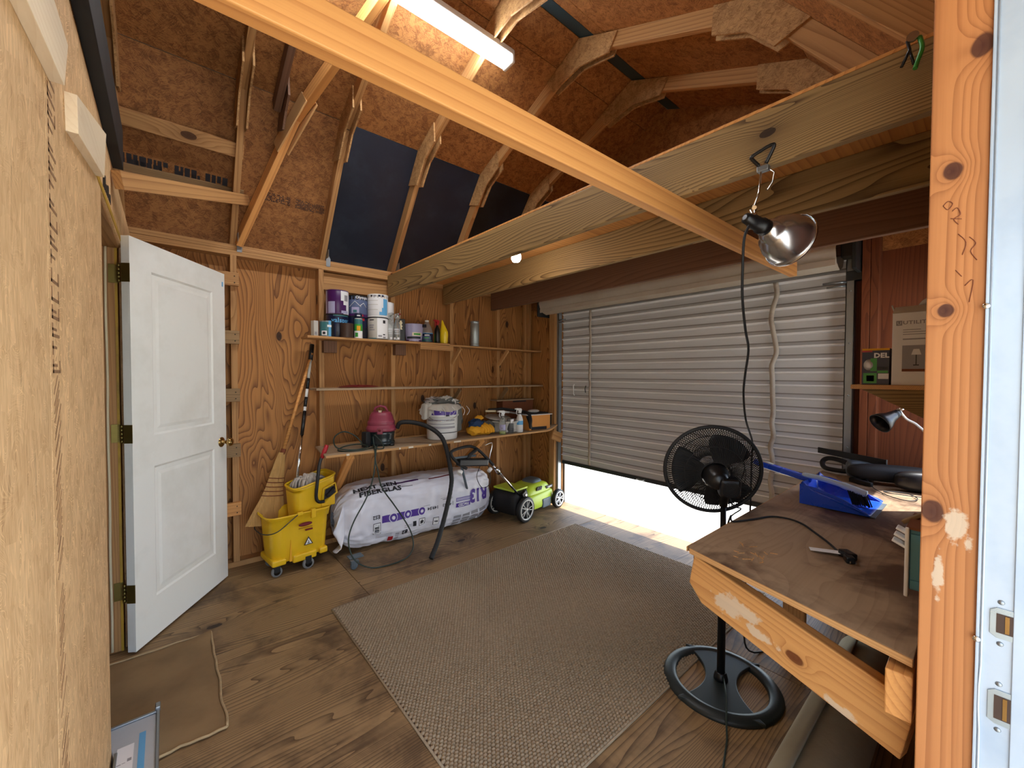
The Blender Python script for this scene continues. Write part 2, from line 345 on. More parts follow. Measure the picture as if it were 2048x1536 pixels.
def frame(p0, p1, side):
    """matrix: x along p0->p1, y close to side, origin at p0"""
    p0 = Vector(p0); x = (Vector(p1)-p0).normalized(); z = x.cross(Vector(side)).normalized(); y = z.cross(x)
    m = Matrix((x, y, z)).transposed().to_4x4(); m.translation = p0; return m, (Vector(p1)-p0).length
def board(name, p0, p1, wide, thick, side, mat, parent=None, bevel=.002, ends=None):
    """a board centred on p0-p1, its wide face lying along `side`"""
    m, L = frame(p0, p1, side); b = MB()
    if ends: b.prism([(x*L if abs(x) <= 1 else x, y*wide) for x, y in ends], -thick/2, thick/2)
    else: b.box((0, -wide/2, -thick/2), (L, wide/2, thick/2))
    return b.build(name, mat, parent, mw=m, bevel=bevel)
def plate(name, poly, origin, xdir, ydir, thick, mat, parent=None, bevel=0):
    """flat polygon plate given in (x along xdir, y along ydir), extruded along x cross y"""
    x = Vector(xdir).normalized(); y = Vector(ydir).normalized(); z = x.cross(y)
    m = Matrix((x, y, z)).transposed().to_4x4(); m.translation = Vector(origin)
    return MB().prism(poly, 0, thick).build(name, mat, parent, mw=m, bevel=bevel)
def text_mb(body, size, fn, bold=0, sx=1.0, align='LEFT', flip=False):
    cu = bpy.data.curves.new('lettering', 'FONT'); cu.body = body; cu.size = size; cu.offset = bold; cu.align_x = align; cu.resolution_u = 2; cu.space_character = 1.05
    o = bpy.data.objects.new('lettering', cu); COL.objects.link(o)
    dg = bpy.context.evaluated_depsgraph_get(); me = bpy.data.meshes.new_from_object(o.evaluated_get(dg))
    bpy.data.objects.remove(o)
    if size > .03:
        bm = bmesh.new(); bm.from_mesh(me)
        for _ in range(4):
            bmesh.ops.triangulate(bm, faces=bm.faces[:]); le = [e for e in bm.edges if e.calc_length() > .012]
            if not le: break
            bmesh.ops.subdivide_edges(bm, edges=le, cuts=1)
        bmesh.ops.triangulate(bm, faces=bm.faces[:]); bm.to_mesh(me); bm.free()
    b = MB(); b.add([fn(v.co.x*sx*(-1 if flip else 1), v.co.y*(-1 if flip else 1)) for v in me.vertices], [tuple(p.vertices) for p in me.polygons])
    bpy.data.meshes.remove(me); return b
def smooth_path(pts, n=8):
    P = [Vector(p) for p in pts]; out = []
    for i in range(len(P)-1):
        p0, p1, p2, p3 = P[max(i-1, 0)], P[i], P[i+1], P[min(i+2, len(P)-1)]
        for k in range(n):
            t = k/n; out.append(.5*((2*p1)+(-p0+p2)*t+(2*p0-5*p1+4*p2-p3)*t*t+(-p0+3*p1-3*p2+p3)*t**3))
    out.append(P[-1]); return out
def copy_tree(o, parent=None):
    c = o.copy(); COL.objects.link(c); c.parent = parent; WM[c.name] = WM[o.name].copy()
    for ch in list(o.children): copy_tree(ch, c)
    return c

# ================================================================== the shell
XG, YB, XP = 3.25, 3.56, -.16        # gable wall, back wall, partition faces
E_, B_, R_ = (3.60, 2.28), (2.95, 3.13), (1.825, 3.62)
mir = lambda p: (3.65-p[0], p[1])
g = MB().box((-40, -40, -.22), (60, 40, -.2)).build('ground', 'ground'); g['kind'] = 'structure'
# floor: plywood sheets, grain along x
fl = struct('floor')
MB().box((-2.4, 0, -.2), (3.3, 3.65, -.021)).build('subfloor', 'blackm', fl)
for y0, y1, xs in ((.0, 1.22, (-2.4, -.3, 2.14, 3.3)), (1.223, 2.44, (-2.4, -1.48, .955, 3.3)), (2.443, 3.65, (-2.4, -1.48, .955, 3.3))):
    for a, b in zip(xs, xs[1:]):
        board('plywood_sheet', (a+.0015, (y0+y1)/2, -.009), (b-.0015, (y0+y1)/2, -.009), y1-y0-.003, .018, (0, 1, 0), M['floor'], fl, .0015)
# back wall
wb = struct('wall_back')
xs = (-2.4, -.83, .385, 1.605, 2.825, 3.25)
for a, b in zip(xs, xs[1:]):
    board('plywood_panel', ((a+b)/2, YB+.006, 0), ((a+b)/2, YB+.006, 2.3), b-a-.003, .012, (1, 0, 0), M['ply'], wb, .001)
for x in (-1.4, -.8, -.2, .37, .95, 1.55, 2.16, 2.745, 3.21):
    board('stud', (x, YB-.0445, .038), (x, YB-.0445, 2.212), .089, .038, (0, 1, 0), M['stud'], wb)
for z in (2.231, 2.269):
    board('top_plate', (-2.4, YB-.0445, z), (3.25, YB-.0445, z), .089, .037, (0, 1, 0), M['stud'], wb)
board('bottom_plate', (-2.4, YB-.0445, .019), (3.25, YB-.0445, .019), .089, .038, (0, 1, 0), M['stud'], wb)
board('blocking', (.97, YB-.02, 2.135), (1.53, YB-.02, 2.135), .14, .03, (0, 0, 1), M['stud'], wb)
for z, mt in ((2.04, 'stud'), (1.635, 'block'), (1.23, 'block'), (.84, 'block'), (.425, 'brace')):
    b = board('ladder_block', (-.22, YB-.108, z), (.398, YB-.108, z), .092, .034, (0, 0, 1), M[mt], wb)
    for dz in (-.025, .02): MB().lathe([(.004, 0), (.0035, .002), (0, .0025)], 8, Matrix.Translation((.372, YB-.125, z+dz))@Matrix.Rotation(pi/2, 4, 'X')).build('nail', 'blackm', b)
# gable wall with the roll-up door
wr = struct('wall_right')
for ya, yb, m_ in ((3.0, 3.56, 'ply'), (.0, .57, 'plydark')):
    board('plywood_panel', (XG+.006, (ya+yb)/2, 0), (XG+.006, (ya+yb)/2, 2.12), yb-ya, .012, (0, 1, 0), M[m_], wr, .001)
plate('gable_panel', [(0, 2.12), (3.65, 2.12), (3.65, 2.24), (3.60, 2.28), (2.95, 3.13), (1.825, 3.62), (.70, 3.13), (.05, 2.28), (0, 2.24)], (XG, 0, 0), (0, 1, 0), (0, 0, 1), .012, 'osb', wr)
for y, m_ in ((3.53, 'stud'), (3.05, 'stud'), (3.09, 'stud'), (.50, 'plydark'), (.46, 'plydark'), (.12, 'plydark')):
    board('stud', (XG-.0445, y, 0), (XG-.0445, y, 2.2), .089, .038, (1, 0, 0), M[m_], wr)
board('lintel', (XG-.03, .5, 2.2), (XG-.03, 3.1, 2.2), .14, .038, (0, 0, 1), M['joist_red'], wr)
# front wall (the photograph is taken through its doorway)
wf = struct('wall_front')
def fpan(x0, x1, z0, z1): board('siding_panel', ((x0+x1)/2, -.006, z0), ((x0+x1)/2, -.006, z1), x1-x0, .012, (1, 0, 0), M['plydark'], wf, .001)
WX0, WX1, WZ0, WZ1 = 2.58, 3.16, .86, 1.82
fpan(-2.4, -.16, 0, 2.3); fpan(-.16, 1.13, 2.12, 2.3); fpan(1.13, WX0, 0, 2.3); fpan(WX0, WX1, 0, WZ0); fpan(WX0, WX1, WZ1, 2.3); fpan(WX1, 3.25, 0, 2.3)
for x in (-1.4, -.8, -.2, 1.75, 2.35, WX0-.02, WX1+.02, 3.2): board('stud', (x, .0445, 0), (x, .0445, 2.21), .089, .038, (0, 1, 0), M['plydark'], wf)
for z in (2.231, 2.269): board('top_plate', (-2.4, .0445, z), (3.25, .0445, z), .089, .037, (0, 1, 0), M['stud'], wf)
board('door_header', (-.15, .0445, 2.16), (1.158, .0445, 2.16), .089, .1, (0, 1, 0), M['stud'], wf)
w1 = struct('window_1')
board('window_sill', (WX0, .03, WZ0-.01), (WX1, .03, WZ0-.01), .11, .02, (0, 1, 0), M['stud'], w1)
board('window_head', (WX0, .03, WZ1+.01), (WX1, .03, WZ1+.01), .09, .02, (0, 1, 0), M['stud'], w1)
ww = struct('wall_west'); board('osb_panel', (-2.406, 1.825, 0), (-2.406, 1.825, 3.6), 3.65, .012, (0, 1, 0), M['osb'], ww)
# partition on the left
wl = struct('wall_left')
for a, b, z0, z1 in ((.0, 1.108, 0, 2.24), (1.111, 1.95, 0, 2.24), (1.953, 2.80, 2.0, 2.24), (2.803, 3.50, 0, 2.24)):
    board('osb_panel', (XP-.0055, (a+b)/2, z0), (XP-.0055, (a+b)/2, z1), b-a, .011, (0, 1, 0), M['osbwall'], wl, .001)
for y in (.1, .7, 1.3, 1.9, 3.1, 3.45): board('stud', (XP-.055, y, 0), (XP-.055, y, 2.2), .089, .038, (1, 0, 0), M['stud'], wl)
board('top_plate', (XP-.055, .09, 2.22), (XP-.055, 3.47, 2.22), .089, .038, (1, 0, 0), M['stud'], wl)
board('back_panel', (-.277, .85, 0), (-.277, .85, 2.24), 1.9, .011, (0, 1, 0), M['osb'], wl)
# diagonal printed hatching of the sheet along its seam, and the stencil marks above it
hb = MB()
rr = random.Random(3)
for i in range(62):
    z = .35+i*.0165; y = 1.125+rr.uniform(0, .006); L = rr.uniform(.05, .085); s = .45+.5*min(1, i/30)
    if rr.random() < .2: continue
    hb.box((XP-.001, y, z), (XP+.0006, y+L, z+.0028), Matrix.Rotation(s*.8, 3, 'X'))
for i in range(26):
    z = 1.38+i*.034; k = rr.randint(0, 3)
    hb.box((XP-.001, 1.13, z), (XP+.0006, 1.137, z+.026))
    if k != 1: hb.box((XP-.001, 1.13, z), (XP+.0006, 1.195, z+.006))
    if k != 2: hb.box((XP-.001, 1.13, z+.012), (XP+.0006, 1.17, z+.017))
    if k > 1: hb.box((XP-.001, 1.19, z), (XP+.0006, 1.197, z+.024))
hb.build('stamped_print', plain('faded_stamp', (140, 104, 70), .8, var=.2), wl)
b = MB()
for i in range(8): b.box((XP, 2.02+i*.035, 2.035+.002*i), (XP+.0012, 2.04+i*.035, 2.075+(i % 3)*.01))
b.build('edge_print', 'blackm', wl)
board('edge_strip', (XP+.0015, 1.82, 2.01), (XP+.0015, 2.79, 2.025), .022, .002, (0, 0, 1), M['yst'], wl, .0003)
plate('gusset', [(1.30, 1.985), (1.31, 1.905), (1.82, 1.995), (1.90, 2.165)], (XP, 0, 0), (0, 1, 0), (0, 0, 1), .02, 'palewood', wl, .001)
plate('gusset', [(.55, 2.02), (.55, 1.86), (1.15, 1.925), (1.20, 2.03)], (XP, 0, 0), (0, 1, 0), (0, 0, 1), .02, 'palewood', wl, .001)
bl = tag(board('black_board', (-.145, .9, 2.35), (-.145, 2.42, 2.33), .17, .034, (0, 0, 1), M['blackm'], None), 'long black board standing on edge along the top of the osb partition', 'board')
# ---- ceiling: gambrel roof
cl = struct('ceiling')
def slope(x0, x1, p, q, mat, name='roof_panel'):
    d = Vector((0, q[0]-p[0], q[1]-p[1])); Lw = d.length; d.normalize(); n = Vector((0, -d.z, d.y));
    if n.z < 0: n = -n
    c = Vector((0, (p[0]+q[0])/2, (p[1]+q[1])/2))+n*.006
    board(name, (x0+.001, c.y, c.z), (x1-.001, c.y, c.z), Lw-.003, .011, d, M[mat], cl, .0012)
lerp = lambda p, q, t: (p[0]+(q[0]-p[0])*t, p[1]+(q[1]-p[1])*t)
for x0, x1, mt in ((-2.4, -.8, 'osb'), (-.8, .97, 'osb'), (.97, 2.15, 'blue'), (2.15, 3.3, 'blue')):
    slope(x0, x1, lerp(B_, E_, 1.06), B_, mt); slope(x0, x1, mir(lerp(B_, E_, 1.06)), mir(B_), 'osb')
S1 = lerp(B_, R_, .82); S2 = lerp(B_, R_, .17)
for x0, x1 in ((-2.4, -.2), (-.2, .97), (.97, 3.3)):
    slope(x0, x1, B_, S1, 'osb'); slope(x0, x1, S1, R_, 'osb')
    slope(x0, x1, mir(B_), mir(S1), 'osb'); slope(x0, x1, mir(S1), lerp(mir(B_), R_, .9), 'osb')
slope(-2.4, 3.3, lerp(mir(B_), R_, .9), R_, 'teal', 'ridge_strip')
for X in (-2.3, 3.3): pass
def off(p, q, d):                                  # line p->q moved inward (towards the room) by d
    v = Vector((q[0]-p[0], q[1]-p[1])).normalized(); n = Vector((v.y, -v.x)); c = Vector((1.825, 2.4))-Vector(p)
    if n.dot(c) < 0: n = -n
    return n*d, v
def gusset_poly(A, Bp, C, la=.27, lb=.27, dp=.135):
    na, va = off(Bp, A, dp); nb, vb = off(Bp, C, dp)
    P1 = Vector(Bp)+va*la; P2 = Vector(Bp)+vb*lb; bis = (na+nb).normalized()*dp*1.12
    return [tuple(p) for p in (P1+va*0, Vector(Bp), P2, P2+nb-vb*.05, Vector(Bp)+bis, P1+na-va*.05)]
TX = (-.80, -.20, .37, .965, 1.555, 2.15, 2.75)
for X in TX:
    for sgn in (0, 1):
        e, b_, r_ = (E_, B_, R_) if sgn == 0 else (mir(E_), mir(B_), R_)
        for p, q in ((e, b_), (b_, r_)):
            n, v = off(p, q, .0445); n2 = n
            a = Vector(p)+n; c = Vector(q)+n
            if (p, q) == (e, b_): a = a+v*.02
            board('rafter', (X, a.x, a.y), (X, c.x, c.y), .089, .038, (0, v.y, -v.x), M['stud'], cl)
        for side in (-1, 1):
            if X == .37 and sgn == 0 and side == -1: pass
            po = gusset_poly(e, b_, r_); xo = X+side*.0195 if side > 0 else X-.0305
            plate('gusset', po, (xo, 0, 0), (0, 1, 0), (0, 0, 1), .011, 'gus', cl, .001)
    for side in (-1, 1):
        po = [(R_[0]-.30, R_[1]-.14), (R_[0], R_[1]-.005), (R_[0]+.30, R_[1]-.14), (R_[0]+.24, R_[1]-.235), (R_[0], R_[1]-.19), (R_[0]-.24, R_[1]-.235)]
        plate('gusset', po, (X+.0195 if side > 0 else X-.0305, 0, 0), (0, 1, 0), (0, 0, 1), .011, 'gus', cl, .001)
# racked double rafter that runs askew from the plate up the slope
def skew(p, q, name='rafter', wide=.089):
    d = Vector(q)-Vector(p); return board(name, p, q, wide, .042, d.cross(Vector((1, .12, 0))), M['brace'], cl)
skew((.40, 3.475, 2.30), (.655, 2.935, 3.03)); skew((.655, 2.935, 3.03), (.90, 2.08, 3.39))
for dx in (-.03, .03):
    d = Vector((.255, -.54, .73)).normalized(); c = Vector((.655+dx, 2.935, 3.03))-d*.0
    board('gusset', tuple(c-d*.22+Vector((0, 0, 0))), tuple(c+Vector((.05, -.14, .07))), .13, .010, d.cross(Vector((1, .12, 0))), M['plyedge'], cl)
board('rafter', (.55, 2.95, 3.06), (.56, 2.35, 3.33), .089, .038, (0, .4, .9), M['joist_red'], cl)
plate('gusset', gusset_poly(E_, B_, R_, .2, .2, .16), (.575, 0, 0), (0, 1, 0), (0, 0, 1), .012, 'joist_red', cl)
board('purlin', (-1.0, 3.135, 2.80), (.395, 3.135, 2.80), .085, .034, (0, -.60, .79), M['stud'], cl)
board('purlin', (-1.0, 3.36, 2.57), (.42, 3.36, 2.60), .085, .034, (0, -.60, .79), M['block'], cl)
board('diagonal_brace', (-.14, 2.30, 2.16), (.445, 3.38, 2.585), .070, .034, (0, 0, 1), M['stud'], cl)
for X in (.37, .965, 1.555):
    plate('rafter_tie', [(0, 0), (.03, 0), (.034, .06), (.014, .10), (0, .06)], (X+.022, 3.467, 2.24), (1, 0, 0), (0, 0, 1), .0015, 'galv', cl)
    MB().box((X+.022, 3.40, 2.30), (X+.0235, 3.467, 2.36)).build('rafter_tie', 'galv', cl)
def stamps(x0, x1, rows, t0, name, size=.02, seed=1):
    """ink stamps on the lower roof sheets (rows of small marks)"""
    r2 = random.Random(seed); b = MB(); d = Vector((0, E_[0]-B_[0], E_[1]-B_[1])); L = d.length; d.normalize(); n = Vector((0, d.z, -d.y))
    if n.y > 0: n = -n
    for k in range(rows):
        x = x0
        while x < x1:
            w_ = r2.uniform(.3, .9)*size
            if r2.random() > .22:
                h = size*(.5 if rows > 3 else r2.uniform(.8, 2.2)); o = Vector((x, B_[0], B_[1]))+d*(t0+k*size*.85)+n*.0012
                b.add([o, o+Vector((w_, 0, 0)), o+Vector((w_, 0, 0))+d*h, o+d*h], [(0, 1, 2, 3)])
            x += w_+size*.22
    return b.build(name, 'ink', cl)
stamps(-.25, .33, 2, .58, 'stamped_print', .034, 2); stamps(.52, .70, 6, .60, 'stamped_print', .012, 4); stamps(.74, .93, 7, .60, 'stamped_print', .011, 5)
# eaves outside, plus an added unseen canopy blocking sun from the doorway
for x0, x1, y0, y1 in ((-2.4, 3.4, -.16, .02), (-2.4, 3.4, 3.63, 3.8), (-1.2, 2.3, -1.3, -.15)): MB().box((x0, y0, 2.27), (x1, y1, 2.30)).build('eave_and_sun_canopy', 'ext', cl)
# ---- white interior door
d1 = struct('door_1')
A = Vector((-.128, 2.695, 0)); dd = Vector((.565, .825, 0)).normalized(); nn = Vector((dd.y, -dd.x, 0)); DW = .765
mD = Matrix((dd, Vector((0, 0, 1)), nn)).transposed().to_4x4(); mD.translation = A      # local: x along door, y up, z out of the face
MB().box((0, .012, -.038), (DW, 2.042, -.006)).build('door_slab', 'white', d1, mw=mD, bevel=.002)
px = (.135, DW-.13)
def ringstrip(b, x0, y0, x1, y1, w_, z0, z1):
    o = [(x0, y0), (x1, y0), (x1, y1), (x0, y1)]; i_ = [(x0+w_, y0+w_), (x1-w_, y0+w_), (x1-w_, y1-w_), (x0+w_, y1-w_)]
    vs = [(*p, z0) for p in o]+[(*p, z1) for p in i_]; b.add(vs, [(k, (k+1) % 4, 4+(k+1) % 4, 4+k) for k in range(4)])
for (ya, yb) in ((1.06, 1.90), (.22, .90)):
    f = MB(); ringstrip(f, px[0], ya, px[1], yb, .016, 0, -.009); ringstrip(f, px[0]+.016, ya+.016, px[1]-.016, yb-.016, .034, -.009, -.003)
    f.add([(px[0]+.05, ya+.05, -.003), (px[1]-.05, ya+.05, -.003), (px[1]-.05, yb-.05, -.003), (px[0]+.05, yb-.05, -.003)], [(0, 1, 2, 3)])
    f.build('raised_panel', 'white', d1, mw=mD)
fr = MB()
for a, b_, c, d_ in ((0, .012, px[0], 2.042), (px[1], .012, DW, 2.042), (px[0], .012, px[1], .22), (px[0], .90, px[1], 1.06), (px[0], 1.90, px[1], 2.042)): fr.box((a, b_, -.007), (c, d_, 0))
fr.build('door_stile', 'white', d1, mw=mD)
mk = mD@Matrix.Translation((DW-.055, .93, 0))
kn = MB().lathe([(.033, 0), (.033, .003), (.026, .008), (.012, .012), (.011, .032), (.022, .040), (.027, .052), (.024, .064), (.012, .070), (0, .071)], 24).build('door_knob', 'brassknob', d1, mw=mk)
MB().lathe([(.0, -.001), (.033, 0), (.026, .008), (.011, .03), (.022, .04), (.027, .052), (.024, .064), (0, .07)], 24).build('door_knob', 'brassknob', d1, mw=mD@Matrix.Translation((DW-.055, .93, -.038))@Matrix.Rotation(pi, 4, 'X'))
MB().box((0, -.03, -.03), (.0015, .03, -.008)).build('latch_plate', 'brass', d1, mw=mD@Matrix.Translation((DW, .93, 0)))
MB().box((DW-.03, 1.955, 0), (DW-.018, 1.985, .001)).build('small_sticker', 'sky', d1, mw=mD)
for z in (1.865, 1.085, .30):
    h = MB().box((-.0025, z-.045, -.036), (0, z+.045, .002)); h.build('hinge_leaf', 'brass', d1, mw=mD, bevel=.0008)
    MB().box((-.208, 2.7745, z-.045), (-.172, 2.7775, z+.045)).build('hinge_leaf', 'brass', d1, bevel=.0008)
    kx = A+nn*(-.052)-dd*.0; kp = Vector((-.168, 2.735, 0))
    k = MB()
    for i in range(5): k.lathe([(.0068, -.045+i*.0182), (.0068, -.045+i*.0182+.0168)], 10, Matrix.Translation((kp.x, kp.y, z)))
    k.build('hinge_knuckle', 'brass', d1)
t2 = struct('trim_1')
board('hinge_jamb', (-.235, 2.789, 0), (-.235, 2.789, 2.0), .115, .02, (1, 0, 0), M['stud'], t2)
board('strike_jamb', (-.222, 1.94, 0), (-.222, 1.94, 2.0), .11, .02, (1, 0, 0), M['stud'], t2)
board('head_jamb', (-.222, 1.95, 2.0), (-.222, 2.78, 2.0), .11, .02, (1, 0, 0), M['stud'], t2)
board('door_stop', (-.262, 2.772, 0), (-.268, 2.772, 1.99), .05, .012, (1, 0, 0), M['brace'], t2)
MB().tube(smooth_path([(-.217+.0012*sin(i*1.7), 2.772, .01+i*.165) for i in range(13)], 3), .0055, 8).build('weather_strip', 'cream', t2)
board('painted_edge', (-.180, 2.776, 0), (-.180, 2.776, 2.0), .010, .003, (1, 0, 0), M['yst'], t2, .0003)
# ---- door post and metal jamb at the right edge
post = tag(board('door_post', (1.12+.019, .0435, .0), (1.12+.019, .0435, 2.11), .087, .038, (0, 1, 0), M['post'], None), 'knotty orange pine post standing at the right of the doorway', 'post')
pc = MB()
for pts in ([(0, 0), (6, 3), (12, 0), (6, -4), (0, 0)], [(12, -6), (18, -4), (22, -10), (14, -13), (20, -18)], [(10, -12), (24, -14)], [(20, -26), (30, -34), (26, -44)], [(34, -30), (42, -36), (36, -42), (44, -50)], [(18, -56), (26, -62)], [(30, -70), (40, -66), (36, -84)]):
    pc.tube(smooth_path([(1.1195, .068-u*.0010, 1.70+v*.0022) for u, v in pts], 4), .0007, 5)
pc.build('pencil_scribble', 'twine', post)
d2 = struct('door_2')
prof = [(.0100, 1.113), (.0135, 1.113), (.0135, 1.119), (.0115, 1.119)]
MB().box((1.114, .0085, 0), (1.1185, .0125, 2.1)).build('jamb_flange', 'jamb', d2, bevel=.0008)
MB().box((1.1165, -.060, 0), (1.1195, .0115, 2.1)).build('jamb_face', 'jamb', d2, bevel=.0008)
MB().tube([(1.1145, .0055, .0), (1.1145, .0055, .74), (1.1145, .0072, .78), (1.1145, .0072, .82), (1.1145, .0055, .86), (1.1145, .0055, 2.1)], .0016, 8).build('jamb_bead', 'jamb', d2)
MB().box((1.1135, -.060, 0), (1.1165, -.030, 2.1)).build('jamb_rebate', 'jamb', d2, bevel=.001)
for zc, h_, nm in ((.945, .058, 'strike_plate'), (.795, .066, 'strike_plate')):
    z0, z1 = zc-h_/2+.002, zc+h_/2-.002
    p = plate(nm, [(-.036, z0), (-.012, z0), (-.0035, z0+.006), (-.0035, z1-.006), (-.012, z1), (-.036, z1)], (1.1165, 0, 0), (0, 1, 0), (0, 0, 1), -.0018, 'plate', d2, .0004)
    hole = [(-.034, z0+.010), (-.011, z0+.010), (-.011, z1-.010), (-.034, z1-.010)]
    plate('latch_hole', hole, (1.1146, 0, 0), (0, 1, 0), (0, 0, 1), -.0006, 'brown', d2)
    plate('latch_bolt', [(-.026, z0+.012), (-.021, z0+.012), (-.021, z1-.012), (-.026, z1-.012)], (1.1139, 0, 0), (0, 1, 0), (0, 0, 1), -.0006, 'brassknob', d2)
    for zz in (z0-.010, z1+.010):
        MB().lathe([(.0045, 0), (.0035, .0012), (0, .0015)], 12, Matrix.Translation((1.1165, -.016, zz))@Matrix.Rotation(-pi/2, 4, 'Y')).build('screw', 'galv', d2)
for z in (1.505, .935-.03):
    MB().lathe([(.0055, 0), (.0055, .001), (.0035, .0025), (0, .003)], 14, Matrix.Translation((1.1135, .0115, z))@Matrix.Rotation(-pi/2, 4, 'Y')).build('bolt', 'chrome', d2)
# ---- roll-up door
d3 = struct('door_3')
b = MB(); z = .455; prof = []
pitch = .0885
while z < 2.16:
    for dz, dx in ((0, 0), (.008, 0), (.052, 0), (.0525, -.001), (.060, -.020), (.0625, -.022), (.0675, -.022), (.070, -.020), (.0875, -.001)): prof.append((3.272+dx, z+dz))
    z += pitch
ys = (.585, 1.4, 2.2, 3.03)
b.add([(x, y, zz) for y in ys for x, zz in prof], [(j*len(prof)+i, j*len(prof)+i+1, (j+1)*len(prof)+i+1, (j+1)*len(prof)+i) for j in range(3) for i in range(len(prof)-1)], False)
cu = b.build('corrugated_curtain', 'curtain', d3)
cu.data.materials.append(plain('painted_bead_highlight', (250, 250, 250), .25, var=.02)); cu.data.materials.append(plain('painted_rib_shade', (140, 135, 130), .6, var=.15, nscale=6))  # rib highlights and the dark lines between them are painted into the colour
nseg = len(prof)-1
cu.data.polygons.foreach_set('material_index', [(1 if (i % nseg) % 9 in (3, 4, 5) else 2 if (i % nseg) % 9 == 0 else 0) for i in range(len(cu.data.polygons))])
MB().box((3.252, .585, .425), (3.285, 3.03, .458)).build('bottom_bar', 'galvdark', d3, bevel=.004)
MB().tube([(3.25, 2.06, .445), (3.22, 2.06, .445), (3.21, 2.03, .445), (3.22, 2.0, .445), (3.25, 2.0, .445)], .006, 8).build('lift_handle', 'galv', d3)
for y, sd_ in ((1.0, .010), (2.62, .003)):
    rr = random.Random(int(y*10)); pts = [(3.249-(.004 if i % 2 else 0)-.006*rr.random(), y+sd_*rr.uniform(-1, 1)+(.012*sin(i*.9) if y < 2 and i > 12 else 0), .47+i*.082) for i in range(20)]
    P = smooth_path(pts, 3); b = MB(); hw = .016 if y < 2 else .013
    b.add([p+Vector((0, s_, 0)) for p in P for s_ in (-hw, hw)], [(2*i, 2*i+1, 2*i+3, 2*i+2) for i in range(len(P)-1)], True)
    b.build('support_strap', 'tape', d3, solid=.003)
for y0, y1, z0, z1 in ((.50, .62, 0, 2.2), (2.99, 3.12, 0, 2.2), (.50, 3.12, 2.06, 2.30)): MB().box((3.288, y0, z0), (3.293, y1, z1)).build('sun_leak_stop', 'galv', d3)  # added strips behind the curtain edges, put in to block leaking sun
for y0, y1 in ((3.005, 3.05), (.555, .60)):
    r_ = MB().box((3.195, y0, -.1 if y0 > 1 else 0), (3.245, y0+.006, 2.1)).box((3.195, y0, 0), (3.2, y1, 2.1)).box((3.195, y1-.006, 0), (3.245, y1, 2.1)).build('side_rail', 'galv', d3, bevel=.001)
    for i in range(6): MB().lathe([(.006, 0), (.005, .003), (0, .0035)], 10, Matrix.Translation((3.195, y0+.022, .3+i*.32))@Matrix.Rotation(-pi/2, 4, 'Y')).build('bolt', 'galv', r_)
for y0, s_ in ((.60, 1), (3.0, -1)):
    lk = MB().tube([(3.19, y0, 1.955), (3.17, y0+.02*s_, 1.955), (3.17, y0+.11*s_, 1.955)], .008, 8).tube([(3.19, y0, 1.93), (3.17, y0+.02*s_, 1.93), (3.17, y0+.09*s_, 1.93)], .006, 8); lk.build('slide_latch', 'galv', d3)
dr = MB(); rp = []
for i in range(33):
    a = 2*pi*i/32; rp.append((.105+(.006 if i % 4 == 0 else 0), a))
dr.add([(3.14+r*cos(a), y, 2.135+r*sin(a)) for y in (.62, 3.14) for r, a in rp], [(i, i+1, 33+i+1, 33+i) for i in range(32)], True)
dr.build('door_drum', 'drum', d3)
MB().box((3.035, .62, 2.036), (3.045, 3.13, 2.075)).build('drum_flange', 'drum', d3, bevel=.003)
MB().box((3.03, .525, 2.0), (3.25, .545, 2.27)).box((3.19, .52, 1.96), (3.25, .60, 2.02)).box((3.1, .55, 2.09), (3.19, .61, 2.18)).build('drum_bracket', 'galvdark', d3, bevel=.004)
MB().box((3.03, 3.15, 2.0), (3.25, 3.17, 2.27)).build('drum_bracket', 'galvdark', d3, bevel=.004)
MB().tube([(3.255, 2.83, 1.28), (3.235, 2.83, 1.27), (3.24, 2.83, 1.18), (3.255, 2.83, 1.17)], .006, 8).build('pull_handle', 'whitep', d3)
MB().tube([(3.255, 2.68, 1.27), (3.24, 2.68, 1.24), (3.25, 2.68, 1.20)], .004, 8).build('pull_hook', 'galvdark', d3)

# ---- loft joists, deck, brace
for i, (X, m_, lb) in enumerate(((1.515, 'joist', 'wide greenish loft joist nearest the camera, with the clamp lamp clipped on'), (2.075, 'joist', 'middle loft joist, wide board behind the lit bulb'), (2.655, 'joist_red', 'dark reddish brown loft joist farthest back, above the roll up door'))):
    tag(board('loft_joist', (X, .09, 2.152), (X, 3.468, 2.152), .186, .036, (0, 0, 1), M[m_], None, .004), lb, 'beam')
dk = struct('loft_deck')
for a, b_ in ((.09, 1.3), (1.303, 2.5), (2.503, 3.46)):
    board('deck_board', (1.50, (a+b_)/2, 2.2515), (3.24, (a+b_)/2, 2.2515), b_-a, .011, (0, 1, 0), M['brace'], dk)
tag(board('ceiling_brace', (-.14, .815, 2.013), (2.86, .785, 2.013), .086, .038, (0, 0, 1), M['brace'], None, .003), 'long bright pine brace slung under the loft joists across the ceiling', 'beam')
MB().add([(-2.5, *lerp(B_, E_, 1.08)), (3.42, *lerp(B_, E_, 1.08)), (3.42, *B_), (-2.5, *B_), (3.42, *R_), (-2.5, *R_), (3.42, *mir(B_)), (-2.5, *mir(B_)), (3.42, *mir(lerp(B_, E_, 1.08))), (-2.5, *mir(lerp(B_, E_, 1.08)))], [(0, 1, 2, 3), (3, 2, 4, 5), (5, 4, 6, 7), (7, 6, 8, 9)]).build('roof_covering', 'ext', cl, loc=(0, 0, .045), solid=.02)

